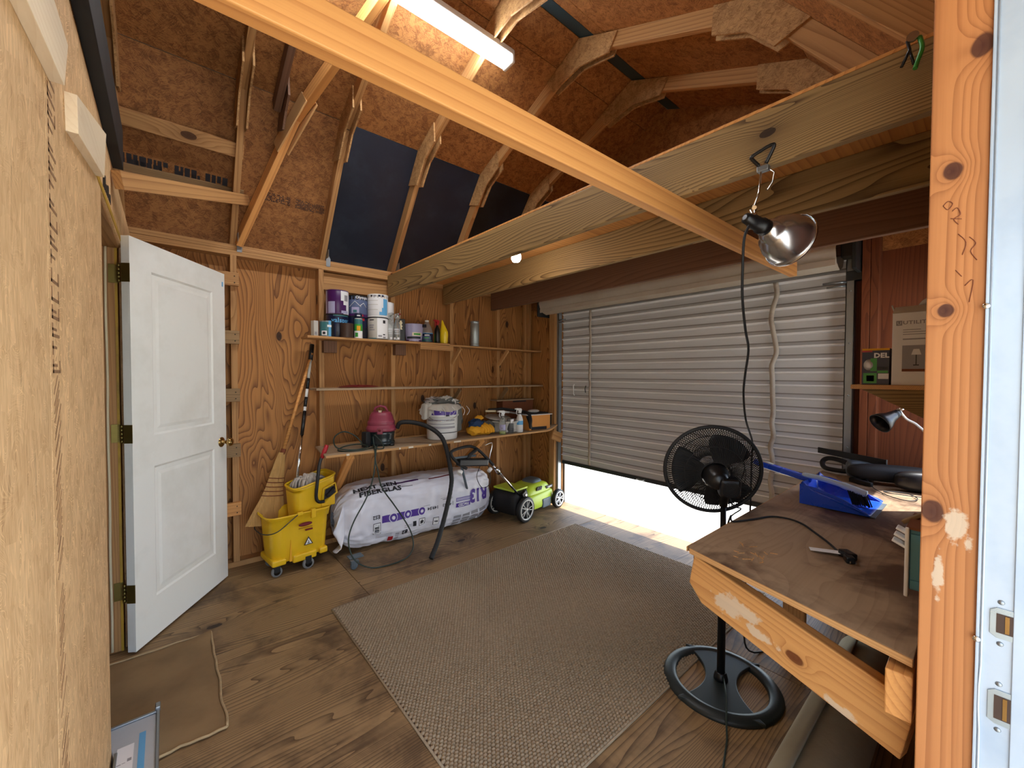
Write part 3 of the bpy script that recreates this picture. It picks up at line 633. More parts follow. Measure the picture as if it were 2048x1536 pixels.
# ================================================================== lights that hang in the shed
t = thing('tube_light', 'lit white tube light fixed under the rafters beyond the long brace', 'light', (1.07, 2.03, 3.40))
sl = Matrix.Translation((1.07, 2.03, 3.385))@Matrix.Rotation(radians(-3), 4, 'X')
MB().box((-.61, -.05, -.01), (.61, .05, .03)).build('housing', 'whitep', t, mw=sl, bevel=.006)
MB().box((-.60, -.046, -.052), (.60, .046, -.010)).build('diffuser', 'tube', t, mw=sl, bevel=.012)
MB().box((.60, -.05, -.055), (.625, .05, .03)).build('end_cap', 'whitep', t, mw=sl, bevel=.008)
MB().box((-.625, -.05, -.055), (-.60, .05, .03)).build('end_cap', 'whitep', t, mw=sl, bevel=.008)
t = thing('light_bulb', 'small lit round bulb between the first and second loft joists', 'light bulb', (1.70, 1.97, 2.245))
MB().lathe([(.05, 2.245), (.05, 2.235), (.036, 2.215), (.024, 2.20), (.022, 2.175)], 20, Matrix.Translation((1.70, 1.97, 0))).build('lamp_holder', 'whitep', t)
MB().lathe([(.016, 2.18), (.026, 2.155), (.031, 2.13), (.030, 2.11), (.02, 2.095), (0, 2.09)], 20, Matrix.Translation((1.70, 1.97, 0))).build('glass', 'bulb', t)
# clamp lamp
t = thing('clamp_lamp', 'silver reflector work lamp clipped under the nearest loft joist', 'lamp', (1.49, .5, 2.05))
nk = Vector((1.50, .49, 1.86)); dv = Vector((.913, -.314, -.22)).normalized(); mz = dv.to_track_quat('Z', 'Y').to_matrix().to_4x4(); mz.translation = nk
rf = [(.022, -.005), (.026, .0), (.034, .008), (.038, .02), (.045, .032), (.060, .045), (.066, .062), (.075, .075), (.079, .10), (.083, .115), (.086, .116)]
MB().lathe(rf, 32, mz, caps=False).build('reflector', 'alu', t, solid=.0015)
MB().lathe([(.086, .112), (.088, .116), (.086, .120)], 32, mz, caps=False).build('rolled_rim', 'chrome', t, solid=.002)
MB().lathe([(.008, -.10), (.016, -.095), (.019, -.07), (.022, -.065), (.022, -.03), (.026, -.028), (.026, -.004), (.02, 0)], 18, mz).build('socket', 'black', t)
sc = nk-dv*.045
MB().tube([sc, sc+Vector((-.01, .01, .045))], .010, 10).tube([sc+Vector((-.022, 0, .045)), sc+Vector((.012, .01, .05))], .007, 8).build('swivel_joint', 'chrome', t)
MB().tube([sc+Vector((-.01, .01, .045)), (1.462, .5, 1.97), (1.478, .5, 2.045), (1.472, .5, 2.062)], .0032, 8).build('rod', 'chrome', t)
MB().tube([(1.478, .49, 2.052), (1.50, .47, 2.035), (1.515, .48, 2.01), (1.50, .49, 1.985)], .003, 8).build('spring_arm', 'chrome', t)
MB().box((1.47, .478, 2.038), (1.492, .512, 2.056)).build('clamp_jaw', 'galv', t, bevel=.003)
MB().tube(smooth_path([(1.475, .505, 2.058), (1.468, .522, 2.082), (1.466, .525, 2.092), (1.466, .500, 2.101), (1.466, .468, 2.108), (1.468, .462, 2.100), (1.475, .486, 2.06)], 6), .0055, 8).build('grip_loop', 'black', t)
cc = Vector((0, 0, 1.38)); raw = [(1.40, .505, 1.85), (1.362, .505, 1.80), (1.345, .502, 1.70), (1.343, .5, 1.61), (1.37, .5, 1.52), (1.396, .5, 1.46), (1.372, .5, 1.38), (1.363, .5, 1.32), (1.385, .5, 1.24), (1.442, .5, 1.164)]
pts = [cc+(Vector(p)-cc)*(1+.45*(i/9)**1.6) for i, p in enumerate(raw)]; pts += [Vector((2.10, .73, .98)), Vector((2.14, .75, .6)), Vector((2.12, .76, .2)), Vector((2.2, .74, .012)), Vector((2.6, .6, .008))]
MB().tube(smooth_path(pts, 6), .0042, 8).build('power_cord', 'blackm', t)
# green cord at the joist end
t = thing('green_pliers', 'green and steel hand tool hung on the end of the nearest joist', 'tool', (1.48, .13, 2.20))
MB().tube([(1.455, .160, 2.235), (1.455, .155, 2.21), (1.455, .170, 2.175)], .0035, 8).tube([(1.455, .155, 2.21), (1.455, .147, 2.17)], .003, 8).build('handle', 'black', t)
MB().lathe([(.012, -.004), (.012, .004)], 14, Matrix.Translation((1.455, .15, 2.24))@Matrix.Rotation(pi/2, 4, 'Y')).build('head', 'chrome', t)
MB().tube(smooth_path([(1.46, .138, 2.235), (1.45, .132, 2.20), (1.455, .14, 2.175), (1.45, .144, 2.155)], 4), .005, 8).build('green_grip', 'green', t)

# ================================================================== floor coverings
def rug():
    x0, x1, y0, y1 = .725, 2.86, .905, 2.475
    t = thing('woven_rug', 'large brown basket-weave rug on the plywood floor', 'rug', (x0, y0, 0))
    MB().box((x0, y0, .0005), (x1, y1, .004)).build('backing', 'rugbase', t)
    px_, py_ = .0185, .0125; nx = int((x1-x0)/px_); ny = int((y1-y0)/py_)
    V, F = [], []; r2 = random.Random(5)
    for j in range(ny):
        y = y0+j*py_; ofs = (j % 2)*px_/2
        for i in range(nx):
            x = x0+i*px_+ofs
            if x+px_ > x1+.004: continue
            h = .0112+r2.uniform(-.0014, .0014); k = len(V); e = r2.uniform(-.0006, .0006)
            V += [(x+.0004, y+.0004, .0035), (x+px_-.0008, y+.0004, .0035), (x+px_-.0008, y+py_-.0004, .0035), (x+.0004, y+py_-.0004, .0035),
                  (x+.0035, y+.0025+e, h), (x+px_-.004, y+.0025, h), (x+px_-.004, y+py_-.0025, h), (x+.0035, y+py_-.0025+e, h)]
            F += [(k+4, k+5, k+6, k+7), (k, k+1, k+5, k+4), (k+1, k+2, k+6, k+5), (k+2, k+3, k+7, k+6), (k+3, k, k+4, k+7)]
    b = MB(); b.v = V; b.f = F; b.sm = [True]*len(F); o = b.build('weave', 'rug', t); o['kind'] = 'stuff'
    MB().tube([(x0-.002, y0, .004), (x0-.002, y1, .004)], .005, 8).tube([(x0, y1+.002, .004), (x1, y1+.002, .004)], .005, 8).tube([(x0, y0-.002, .004), (x1, y0-.002, .004)], .005, 8).tube([(x1+.002, y0, .004), (x1+.002, y1, .004)], .005, 8).build('bound_edge', 'rug', t)
rug()
def matpad():
    x0, x1, y0, y1 = -.40, .165, 1.90, 2.66
    def fn(u, v):
        x = x0+(x1-x0)*u; y = y0+(y1-y0)*v; e = min(u*0+1, (1-u)*9, v*9, (1-v)*9, 1)
        x += .01*noise.noise(Vector((v*6, 1, 0)))*(1 if u > .9 else 0); y += .01*noise.noise(Vector((u*6, 5, 0)))
        z = .004+.010*sqrt(max(0, e))+.004*noise.noise(Vector((x*7, y*7, 0)))
        if u > .8 and v > .85: z += .02*(u-.8)*5*(v-.85)*6
        return (x, y, z)
    o = MB().grid(fn, 40, 50).build('carpet_mat', 'mat', None); tag(o, 'tan carpet offcut lying in the doorway of the white door', 'mat')
    def edge(side):
        P = [fn(1, v/30) for v in range(31)] if side else [fn(u/20, 0) for u in range(21)]
        return MB().tube([(p[0], p[1], .010+.002*sin(i*3)) for i, p in enumerate(P)], .0052, 6).build('frayed_edge', 'matedge', o)
    edge(1); edge(0)
    MB().tube([(fn(u/20, 1)[0], fn(u/20, 1)[1], .010) for u in range(21)], .0045, 6).build('frayed_edge', 'matedge', o)
matpad()
# grey steel channel with a sticker, lying by the partition
t = thing('steel_channel', 'long grey metal channel with a white sticker lying on the carpet offcut', 'metal channel', (-.03, 1.3, .02))
tc = Matrix.Translation((-.096, 1.2, .018))@Matrix.Rotation(radians(-1), 4, 'X')
MB().prism([(-.056, 0), (.060, 0), (.060, .90), (-.094, .885), (-.056, .72)], 0, .055).build('body', 'chan', t, mw=tc, bevel=.003)
MB().box((-.056, .0, .0545), (-.048, .74, .061)).box((.052, 0, .0545), (.062, .905, .066)).box((-.092, .880, .0545), (.062, .892, .063)).build('raised_edge', 'galv', t, mw=tc, bevel=.002)
MB().box((.006, .05, .0555), (.024, .80, .0565)).build('blue_stripe', 'sky', t, mw=tc)
MB().box((-.050, .30, .0555), (-.006, .76, .0563)).build('sticker', 'paper', t, mw=tc)
b = MB(); r2 = random.Random(9)
for i in range(9):
    for k in range(3):
        if r2.random() < .75: b.box((-.047+k*.013, .34+i*.042, .0562), (-.047+k*.013+r2.uniform(.005, .011), .32+i*.042+r2.uniform(.015, .034), .0566))
o = b.build('printed_marks', 'grayink', t, mw=tc); o['kind'] = 'stuff'
MB().box((.048, .885, .055), (.064, .92, .075)).build('bent_tab', 'galv', t, mw=tc, bevel=.003)
# carpet roll under the bench
t = thing('carpet_roll', 'rolled carpet with olive backing on the floor under the workbench', 'carpet roll', (1.9, .34, 0))
def spiral(u, v):
    a = u*2*pi*3.2; r = .045+.062*u+.0015*sin(a*3); return (1.22+1.15*v, .335+r*cos(a), .109+r*sin(a))
MB().grid(spiral, 110, 6).build('rolled_sheet', 'roll', t, solid=.008)

# ================================================================== workbench
t = thing('workbench', 'stained plywood workbench built along the front wall', 'workbench', (2.2, .3, 0))
m_ = Matrix.Translation((0, 0, .782))
MB().prism([(1.162, .095), (1.337, .648), (1.352, .662), (3.18, .67), (3.18, .095)], 0, .0175).build('bench_top', 'bench', t, mw=m_, bevel=.0015)
board('plywood_edge', (1.1595, .096, .791), (1.3345, .649, .791), .0165, .004, (0, 0, 1), M['plyedge'], t, .0006)
board('plywood_edge', (1.345, .6635, .790), (3.18, .672, .790), .0165, .004, (0, 0, 1), M['plyedge'], t, .0006)
board('end_board', (1.350, .640, .716), (1.222, .10, .612), .138, .036, (0, 0, 1), M['endb'], t, .003, ends=[(.0, -.22), (.10, -.5), (1, -.5), (1, .5), (0, .5)])
board('rear_board', (1.38, .640, .713), (3.17, .648, .713), .138, .036, (0, 0, 1), M['stud'], t)
board('ledger', (1.142, .115, .722), (3.16, .115, .722), .095, .042, (0, 0, 1), M['brace'], t, .003)
for x, y in ((2.3, .60), (3.08, .60)): board('leg', (x, y, 0), (x, y, .645), .089, .038, (0, 1, 0), M['stud'], t)
b = MB(); r2 = random.Random(4)
for i in range(16):
    x, y = 1.42+r2.uniform(-.05, .09), .50+r2.uniform(-.06, .07); b.box((x, y, .7995), (x+r2.uniform(.008, .03), y+.0022, .8015), r2.uniform(0, 3))
o = b.build('wood_splinters', 'plyedge', t); o['kind'] = 'stuff'
t = thing('wall_shelf', 'short pine shelf with triangular bracket above the workbench', 'shelf', (2.3, .2, 1.32))
board('shelf_board', (2.185, .24, 1.335), (2.41, .24, 1.335), .295, .018, (0, 1, 0), M['plyedge'], t)
plate('bracket', [(.355, 1.3255), (.09, 1.3255), (.09, 1.172)], (2.20, 0, 0), (0, 1, 0), (0, 0, 1), .018, 'joist', t, .001)
# things on it
def label_text(body, size, o, xd, yd, mat, parent, name='lettering', bold=.0, sx=1.0):
    o = Vector(o); xd = Vector(xd); yd = Vector(yd)
    return text_mb(body, size, lambda u, v: o+xd*u+yd*v, bold, sx).build(name, mat, parent)
X0 = 2.215
t = thing('bulb_carton', 'blue, green and yellow light bulb carton on the short pine shelf', 'box', (2.26, .31, 1.345))
MB().box((X0, .272, 1.3445), (X0+.10, .357, 1.492)).build('carton', 'navy', t, bevel=.001)
for (ya, yb, za, zb, mt) in ((.272, .357, 1.484, 1.4925, 'gold'), (.325, .357, 1.478, 1.4845, 'red'), (.310, .352, 1.350, 1.392, 'green'), (.276, .309, 1.392, 1.402, 'green'), (.274, .306, 1.368, 1.390, 'paper'), (.276, .308, 1.405, 1.418, 'ink'), (.318, .342, 1.358, 1.382, 'gold'), (.310, .330, 1.40, 1.452, 'green')):
    MB().box((X0-.0008, ya, za), (X0, yb, zb)).build('printed_patch', mt, t)
MB().lathe([(.018, 0), (0, .0006)], 20, Matrix.Translation((X0-.0006, .334, 1.425))@Matrix.Rotation(-pi/2, 4, 'Y')@Matrix.Diagonal((1.3, 1, 1, 1))).build('bulb_picture', 'paper', t)
label_text('DEL', .026, (X0-.0012, .320, 1.455), (0, -1, 0), (0, 0, 1), 'paper', t, bold=.0012)
t = thing('lamp_carton', 'white table lamp carton with grey lettering on the short pine shelf', 'box', (2.3, .19, 1.345))
MB().box((X0, .105, 1.3445), (X0+.16, .266, 1.628)).build('carton', 'paper', t, bevel=.001)
MB().box((X0-.001, .150, 1.405), (X0, .236, 1.50)).build('lamp_picture', 'grayink', t)
MB().box((X0-.0012, .150, 1.398), (X0, .236, 1.408)).build('yellow_stripe', 'cardb', t)
plate('picture_lampshade', [(-.014, 0), (.014, 0), (.008, .022), (-.008, .022)], (X0-.0014, .196, 1.463), (0, -1, 0), (0, 0, 1), .0004, 'paper', t)
MB().box((X0-.0016, .1945, 1.425), (X0-.0012, .1975, 1.464)).box((X0-.0016, .188, 1.421), (X0-.0012, .204, 1.425)).build('picture_lamp_stem', 'ink', t)
label_text('UTILITECH', .019, (X0-.0012, .236, 1.583), (0, -1, 0), (0, 0, 1), 'grayink', t, bold=.0004, sx=1.15)
MB().box((X0-.001, .238, 1.579), (X0, .255, 1.598)).build('printed_patch', 'grayink', t); label_text('U', .016, (X0-.0018, .252, 1.583), (0, -1, 0), (0, 0, 1), 'paper', t)
for i, w_ in enumerate((.05, .08, .075)): MB().box((X0-.0008, .235-w_, 1.560-i*.009), (X0, .235, 1.5625-i*.009)).build('text_line', 'grayink', t)
MB().box((X0-.0008, .15, 1.522), (X0, .235, 1.527)).build('text_line', 'grayink', t)
b = MB().add([(X0, .105, 1.628), (X0, .266, 1.628), (X0+.03, .262, 1.655), (X0+.04, .108, 1.66)], [(0, 1, 2, 3)]).add([(X0+.16, .105, 1.628), (X0+.16, .266, 1.628), (X0+.13, .24, 1.665), (X0+.12, .12, 1.672)], [(3, 2, 1, 0)]); b.build('open_flap', 'greyp', t, solid=.002)
MB().tube([(X0+.05, .255, 1.60), (X0+.03, .272, 1.665)], .003, 6).tube(smooth_path([(X0+.08, .2, 1.64), (X0+.05, .17, 1.675), (X0+.08, .13, 1.67), (X0+.1, .15, 1.69)], 4), .012, 8).build('packing_paper', 'greyp', t)
# black gooseneck lamp
t = thing('desk_lamp', 'glossy black lamp head on a pale bent arm above the bench', 'lamp', (2.9, .38, 1.1))
hc = Vector((2.86, .345, 1.165)); hd = Vector((-.55, .45, -.42)).normalized(); mh = hd.to_track_quat('Z', 'Y').to_matrix().to_4x4(); mh.translation = hc
MB().lathe([(.018, -.04), (.024, -.018), (.028, 0), (.044, .035), (.052, .062)], 24, mh, caps=False).build('shade', 'black', t, solid=.003)
MB().lathe([(.0, -.058), (.014, -.055), (.021, -.042), (.019, -.025)], 16, mh).build('lamp_cap', 'black', t)
MB().tube([hc-hd*.045+Vector((0, 0, .01)), hc-hd*.045+Vector((0, -.03, .035))], .010, 8).build('hinge', 'chrome', t)
MB().tube(smooth_path([hc-hd*.05+Vector((0, 0, .02)), Vector((2.92, .29, 1.16)), Vector((2.93, .25, 1.13)), Vector((2.93, .21, 1.07)), Vector((2.92, .20, .95)), Vector((2.92, .20, .83))], 6), .006, 8).build('arm', 'greyp', t)
MB().lathe([(.05, .80), (.05, .81), (.03, .825), (0, .83)], 20, Matrix.Translation((2.92, .20, 0))).build('base', 'black', t)
# organiser beside the post
t = thing('tool_rack', 'faded blue and white plastic rack with three white prongs beside the post', 'rack', (1.45, .12, .83))
MB().box((1.405, .0995, .85), (1.56, .127, 1.00)).build('body', 'rackblue', t, bevel=.002)
for z in (.86, .975): MB().box((1.400, .0995, z), (1.4045, .124, z+.015)).build('clip_band', 'rackblue', t)
MB().box((1.395, .1275, .832), (1.43, .1355, 1.005)).build('white_strip', 'whitep', t, bevel=.0025)
MB().box((1.40, .0995, 1.0), (1.56, .134, 1.006), Matrix.Rotation(.0, 3, 'X')).build('lid', 'cardb', t)
for i in range(3):
    z = .985-i*.018; MB().box((1.40, .1345, z), (1.43, .156+i*.004, z+.0065), Matrix.Rotation(.45, 3, 'X'), (1.41, .1345, z)).build('prong', 'whitep', t, bevel=.002)
board('bracket_arm', (1.50, .10, 1.03), (1.50, .15, .99), .02, .01, (1, 0, 0), M['block'], t)
# black power tool and its strap
def blob(b, c, r, seg=24, rot=None, e=1.0):
    c = Vector(c)
    def fn(u, v):
        a = 2*pi*u; p = pi*(v-.5); sp = lambda q: math.copysign(abs(q)**e, q)
        d = Vector((r[0]*sp(cos(p))*sp(cos(a)), r[1]*sp(cos(p))*sp(sin(a)), r[2]*sp(sin(p))))
        return c+(rot@d if rot else d)
    return b.grid(fn, seg, seg//2+2, wrapu=True)
t = thing('power_tool', 'black cordless power tool lying at the far end of the workbench', 'power tool', (2.95, .4, .80))
Rz = Matrix.Rotation(radians(-68), 3, 'Z')
b = MB(); blob(b, (2.93, .33, .862), (.20, .052, .045), rot=Rz, e=.7); b.build('housing', 'blackm', t)
blob(MB(), (2.86, .20, .855), (.13, .045, .05), rot=Rz, e=.7).build('motor_cover', 'black', t)
blob(MB(), (2.98, .47, .852), (.07, .05, .050), rot=Rz, e=.5).build('battery', 'slate', t)
MB().tube(smooth_path([(2.99, .52, .87), (3.03, .58, .882), (3.06, .64, .88), (3.06, .668, .855), (3.03, .65, .826), (3.00, .58, .825), (2.98, .52, .832)], 5), .0135, 10).build('grip_loop', 'blackm', t)
board('blade_bar', (3.10, .70, .918), (2.93, .36, .915), .035, .010, (0, 0, 1), M['black'], t, .002)
MB().box((2.90, .44, .80), (2.97, .50, .812), .5).build('foot', 'slate', t, bevel=.004)
board('support_arm', (2.86, .50, .812), (2.80, .40, .812), .022, .018, (0, 0, 1), M['blackm'], t, .003)
MB().tube(smooth_path([(2.87, .44, .835), (2.78, .40, .812), (2.70, .36, .806), (2.62, .30, .806), (2.60, .24, .806), (2.68, .22, .806), (2.76, .27, .806), (2.70, .34, .81), (2.66, .30, .815), (2.72, .19, .808)], 6), .0022, 6).build('thin_cable', 'blackm', t)
# dustpan and brush
t = thing('dustpan', 'bright blue dustpan resting on the workbench with its handle over the edge', 'dustpan', (2.32, .43, .80))
def pan(u, v):                                         # u across, v back -> mouth
    x = 2.18+.29*u; y = .56-.245*v; w_ = abs(2*u-1)
    side = max(0, (w_-.86)/.14); h = .075*(1-v)**.8+.004
    z = .806+.03*max(0, 1-v*6)+side*h*1.0
    xx = 2.325+(x-2.325)*(.86+.14*v) + math.copysign(.012*side, u-.5)
    if v < .02: z = .806+.085*(1-.0*w_)
    return (xx, y, z)
MB().grid(pan, 28, 24).build('pan', 'dustpan', t, solid=.0025)
plate('side_wall', [(0, 0), (.245, 0), (.235, .012), (.16, .052), (.06, .082), (0, .088)], (2.188, .56, .803), (0, -1, 0), (0, 0, 1), .003, 'dustpan', t, .001)
plate('side_wall', [(0, 0), (.245, 0), (.235, .012), (.16, .052), (.06, .082), (0, .088)], (2.462, .56, .803), (0, -1, 0), (0, 0, 1), .003, 'dustpan', t, .001)
MB().box((2.188, .300, .8015), (2.462, .318, .805)).build('lip', 'slate', t)
plate('handle', [(-.018, 0), (.018, 0), (.024, .12), (.026, .19), (.018, .24), (0, .255), (-.018, .24), (-.026, .19), (-.024, .12)], (2.335, .552, .872), (1, .10, 0), (-.10, 1, .22), .026, 'dustpan', t, .006)
MB().lathe([(.019, 0), (.019, .003), (0, .004)], 20, Matrix.Translation((2.317, .735, .9395))@Matrix.Rotation(.2, 4, 'X')@Matrix.Diagonal((.8, 1.6, 1, 1))).build('handle_inset', 'greyp', t)
t = thing('hand_brush', 'hand brush with a pale blue grip clipped into the blue dustpan', 'brush', (2.33, .45, .87))
MB().tube(smooth_path([(2.325, .585, .905), (2.325, .52, .902), (2.32, .44, .889), (2.315, .37, .872), (2.313, .345, .866)], 5), [.010]+[.012]*10+[.015]*9+[.009], 10).build('grip', 'pale', t)
b = MB(); r2 = random.Random(2)
for i in range(150):
    y = r2.uniform(.335, .40); x = 2.315+r2.uniform(-.022, .022); b.tube([(2.315+(x-2.315)*.5, y+.012, .872), (x, y-.008, .812+r2.uniform(0, .004))], .0011, 3, False)
o = b.build('bristles', 'blackm', t); o['kind'] = 'stuff'
# fan plug end
t = thing('plug_end', 'black fan plug with a white paper tag lying on the workbench', 'plug', (1.62, .29, .80))
MB().tube(smooth_path([(1.878, .772, .62), (1.79, .70, .79), (1.70, .655, .804), (1.80, .61, .804), (1.885, .575, .804), (1.905, .52, .804), (1.88, .47, .804), (1.82, .42, .804), (1.74, .36, .804), (1.67, .318, .805)], 8), .0036, 8).build('flex', 'blackm', t)
MB().box((1.625, .275, .8), (1.67, .305, .822), .8).box((1.600, .268, .8), (1.63, .292, .82), .5).build('plug_body', 'black', t, bevel=.004)
MB().box((1.595, .262, .806), (1.612, .265, .812), .4).box((1.590, .275, .806), (1.607, .278, .812), .4).build('prong', 'chrome', t)
board('paper_tag', (1.655, .312, .809), (1.625, .385, .806), .030, .0006, (1, 0, 0), M['paper'], t, 0)

# ================================================================== pedestal fan
t = thing('pedestal_fan', 'black pedestal fan seen from behind, standing beside the workbench', 'fan', (1.88, .765, 0))
bc = Matrix.Translation((1.88, .765, 0))@Matrix.Rotation(radians(22), 4, 'Z')
MB().lathe([(.238, .0), (.240, .008), (.232, .018), (.205, .026), (.190, .022), (.184, .010), (.184, 0)], 56, bc, caps=False).build('base_ring', 'basefan', t)
poly = []
for s in (1, -1):
    for i in range(13):
        a = -.98+1.96*i/12; poly.append((s*.186*cos(a*.62+0) if 0 else s*.19*cos(a*.55), s*.19*sin(a*.55)))
br = []
for i in range(21): 
    u = -1+2*i/20; br.append((u*.19, .062+.10*u*u))
br2 = [(x, -y) for x, y in br[::-1]]
MB().prism(br+br2, .004, .022).build('base_bridge', 'basefan', t, mw=bc, bevel=.004)
MB().lathe([(.030, .02), (.028, .035), (.024, .05), (.021, .056)], 24, bc).build('base_collar', 'black', t)
MB().lathe([(.0165, .05), (.0165, .62), (.021, .622), (.021, .665), (.012, .67), (.012, .84)], 20, bc).build('pole', 'black', t)
gc = Vector((1.875, .815, .955)); ax = Vector((.80, .58, .16)).normalized(); mg = ax.to_track_quat('Z', 'Y').to_matrix().to_4x4(); mg.translation = gc
R0 = .200
MB().tube([mg@Vector((R0*cos(2*pi*i/64), R0*sin(2*pi*i/64), 0)) for i in range(64)], .0085, 8, closed=True).build('guard_rim', 'blackm', t)
def rearp(q, a, tw=.0): r = R0*q; return mg@Vector((r*cos(a+tw*(1-q)), r*sin(a+tw*(1-q)), -.075*(1-q**2.4)))
def frontp(q, a, tw=.0): r = R0*q; return mg@Vector((r*cos(a+tw*(1-q)), r*sin(a+tw*(1-q)), .062*(1-q**3)))
for nm, fn, q0, tw, n_ in (('rear_guard_wires', rearp, .30, .55, 116), ('front_guard_wires', frontp, .22, -.55, 110)):
    b = MB()
    for i in range(n_): b.tube([fn(q0+(1-q0)*k/6, 2*pi*i/n_, tw) for k in range(7)], .0018, 3, False)
    o = b.build(nm, 'blackm', t); o['kind'] = 'stuff'
    for q in ((.30, .62) if fn is rearp else (.22, .45, .72)):
        MB().tube([fn(q, 2*pi*i/48, 0) for i in range(48)], .0018, 5, closed=True).build('guard_ring', 'blackm', t)
b = MB().lathe([(0, .035), (.022, .032), (.028, .01), (.028, -.03)], 20, mg).build('hub', 'black', t)
for k in range(3):
    def bl_(u, v, k=k):
        r = .028+.145*v; a = 2*pi*k/3+(u-.5)*(.95+.5*sin(pi*v*.8)); return mg@Vector((r*cos(a), r*sin(a), -.012+.030*(u-.5)*2*(.5+.3*v)))
    MB().grid(bl_, 14, 12).build('blade', 'blackm', t, solid=.002)
MB().lathe([(.0, -.150), (.026, -.147), (.038, -.135), (.044, -.11), (.052, -.085), (.056, -.055)], 28, mg).build('motor_housing', 'black', t)
q_ = mg@Matrix.Translation((0, 0, -.14)); mp = gc-ax*.135
rt = Vector((.763, -.646, 0)); up_ = Vector((0, 0, 1))
kb = mp+rt*.040-up_*.020-ax*.035; view = (Vector((0, 0, 1.38))-kb).normalized(); km = view.to_track_quat('Z', 'Y').to_matrix().to_4x4(); km.translation = kb
kx = ax*-1; km = kx.to_track_quat('Z', 'Y').to_matrix().to_4x4(); km.translation = kb
MB().box((-.040, -.040, -.06), (.040, .040, .0)).build('rear_cover', 'black', t, mw=km, bevel=.012)
for i in range(6): MB().tube([km@Vector(((.006+.0055*i)*cos(2*pi*k/28), (.006+.0055*i)*sin(2*pi*k/28), .001)) for k in range(28)], .0012, 5, closed=True).build('cover_ring', 'blackm', t)
MB().lathe([(.008, 0), (.008, .022), (.006, .026), (0, .027)], 12, Matrix.Translation(mp+Vector((0.02, 0, .04))+rt*.04)).build('oscillation_knob', 'black', t)
MB().tube([mp+rt*.02-up_*.02, Vector((1.872, .762, .86))-up_*0, Vector((1.88, .765, .80))], [.022, .024, .016], 14).build('neck', 'black', t)
MB().lathe([(.010, 0), (.009, .008), (0, .010)], 14, Matrix.Translation(Vector((1.855, .752, .868)))@(-ax).to_track_quat('Z', 'Y').to_matrix().to_4x4()).build('tilt_screw', 'chrome', t)
MB().tube(smooth_path([mp-up_*.03+rt*.03, mp+rt*.06-up_*.10, Vector((1.90, .70, .80)), Vector((1.885, .735, .76)), Vector((1.89, .75, .70))], 5), .0028, 6).build('motor_lead', 'blackm', t)
MB().tube([(1.875, .755, .05), (1.78, .70, .03), (1.66, .652, .024), (1.60, .625, .006), (1.45, .58, .005), (1.2, .57, .005)], .0036, 6).build('floor_cord', 'cord', t)

# ================================================================== shelves on the back wall
def bracket(x, z, d, parent, mat='plyedge'):
    board('bracket', (x, 3.47-d, z-.012), (x, 3.47, z-.012-d*.95), .040, .016, (0, .7, .7), M[mat], parent)
t = thing('top_shelf', 'upper wooden shelf on the back wall carrying paint cans', 'shelf', (2.0, 3.4, 1.66))
board('shelf_board', (.80, 3.375, 1.658), (2.02, 3.375, 1.658), .19, .018, (0, 1, 0), M['stud'], t)
board('shelf_board', (2.02, 3.372, 1.652), (3.235, 3.39, 1.640), .17, .016, (0, 1, 0), M['stud'], t)
for x in (2.16, 2.75): bracket(x, 1.648, .155, t)
board('cleat', (1.72, 3.30, 1.627), (2.06, 3.30, 1.622), .045, .036, (0, 0, 1), M['stud'], t)
for x in (1.545, .95): board('support_block', (x+.05, 3.44, 1.55), (x+.05, 3.44, 1.645), .06, .10, (0, 1, 0), M['joist_red'], t)
t = thing('middle_shelf', 'thin grey middle shelf on the back wall, almost empty', 'shelf', (2.0, 3.4, 1.26))
board('shelf_board', (.855, 3.362, 1.263), (3.235, 3.372, 1.258), .19, .016, (0, 1, 0), M['shelf'], t)
for x in (2.16, 2.75): bracket(x, 1.252, .15, t, 'block')
t = thing('storage_bench', 'deep grey workbench shelf on the back wall holding the vacuum and pail', 'bench', (2.0, 3.25, .79))
def bt(u, v):
    x = .845+2.31*u; y = 3.00+.465*v-.02*u*(1-v); z = .800+.05*max(0, (u-.93)/.07)**2*(1-v*.7)
    if u < .04: x += .05*(v)
    return (x, y, z)
MB().grid(bt, 60, 6, smooth=True).build('bench_board', 'shelf', t, solid=.016)
P = [bt(i/60, 0) for i in range(61)]
b = MB(); b.add([(p[0], p[1]-.0015, p[2]+s_*.0082) for p in P for s_ in (-1, 1)], [(2*i, 2*i+2, 2*i+3, 2*i+1) for i in range(60)]); b.build('worn_edge', 'plyedge', t)
b = MB()
for x, l in ((.98, .02), (1.46, .04), (1.64, .02), (1.88, .07), (1.38, .012)): b.box((x, 2.985, .794), (x+l, 2.9975-.008*x/2, .807))
o = b.build('paint_chips', 'paint', t); o['kind'] = 'stuff'
board('bench_cleat', (1.0, 3.44, .775), (3.2, 3.44, .775), .08, .03, (0, 0, 1), M['stud'], t)
for x, lo in ((1.02, .42), (2.205, .45)): board('angle_brace', (x, 3.03, .775), (x+.02, 3.46, lo), .055, .036, (1, 0, 0), M['brace'], t)
board('end_support', (3.10, 3.0, .755), (3.235, 3.0, .70), .10, .02, (0, 0, 1), M['stud'], t)

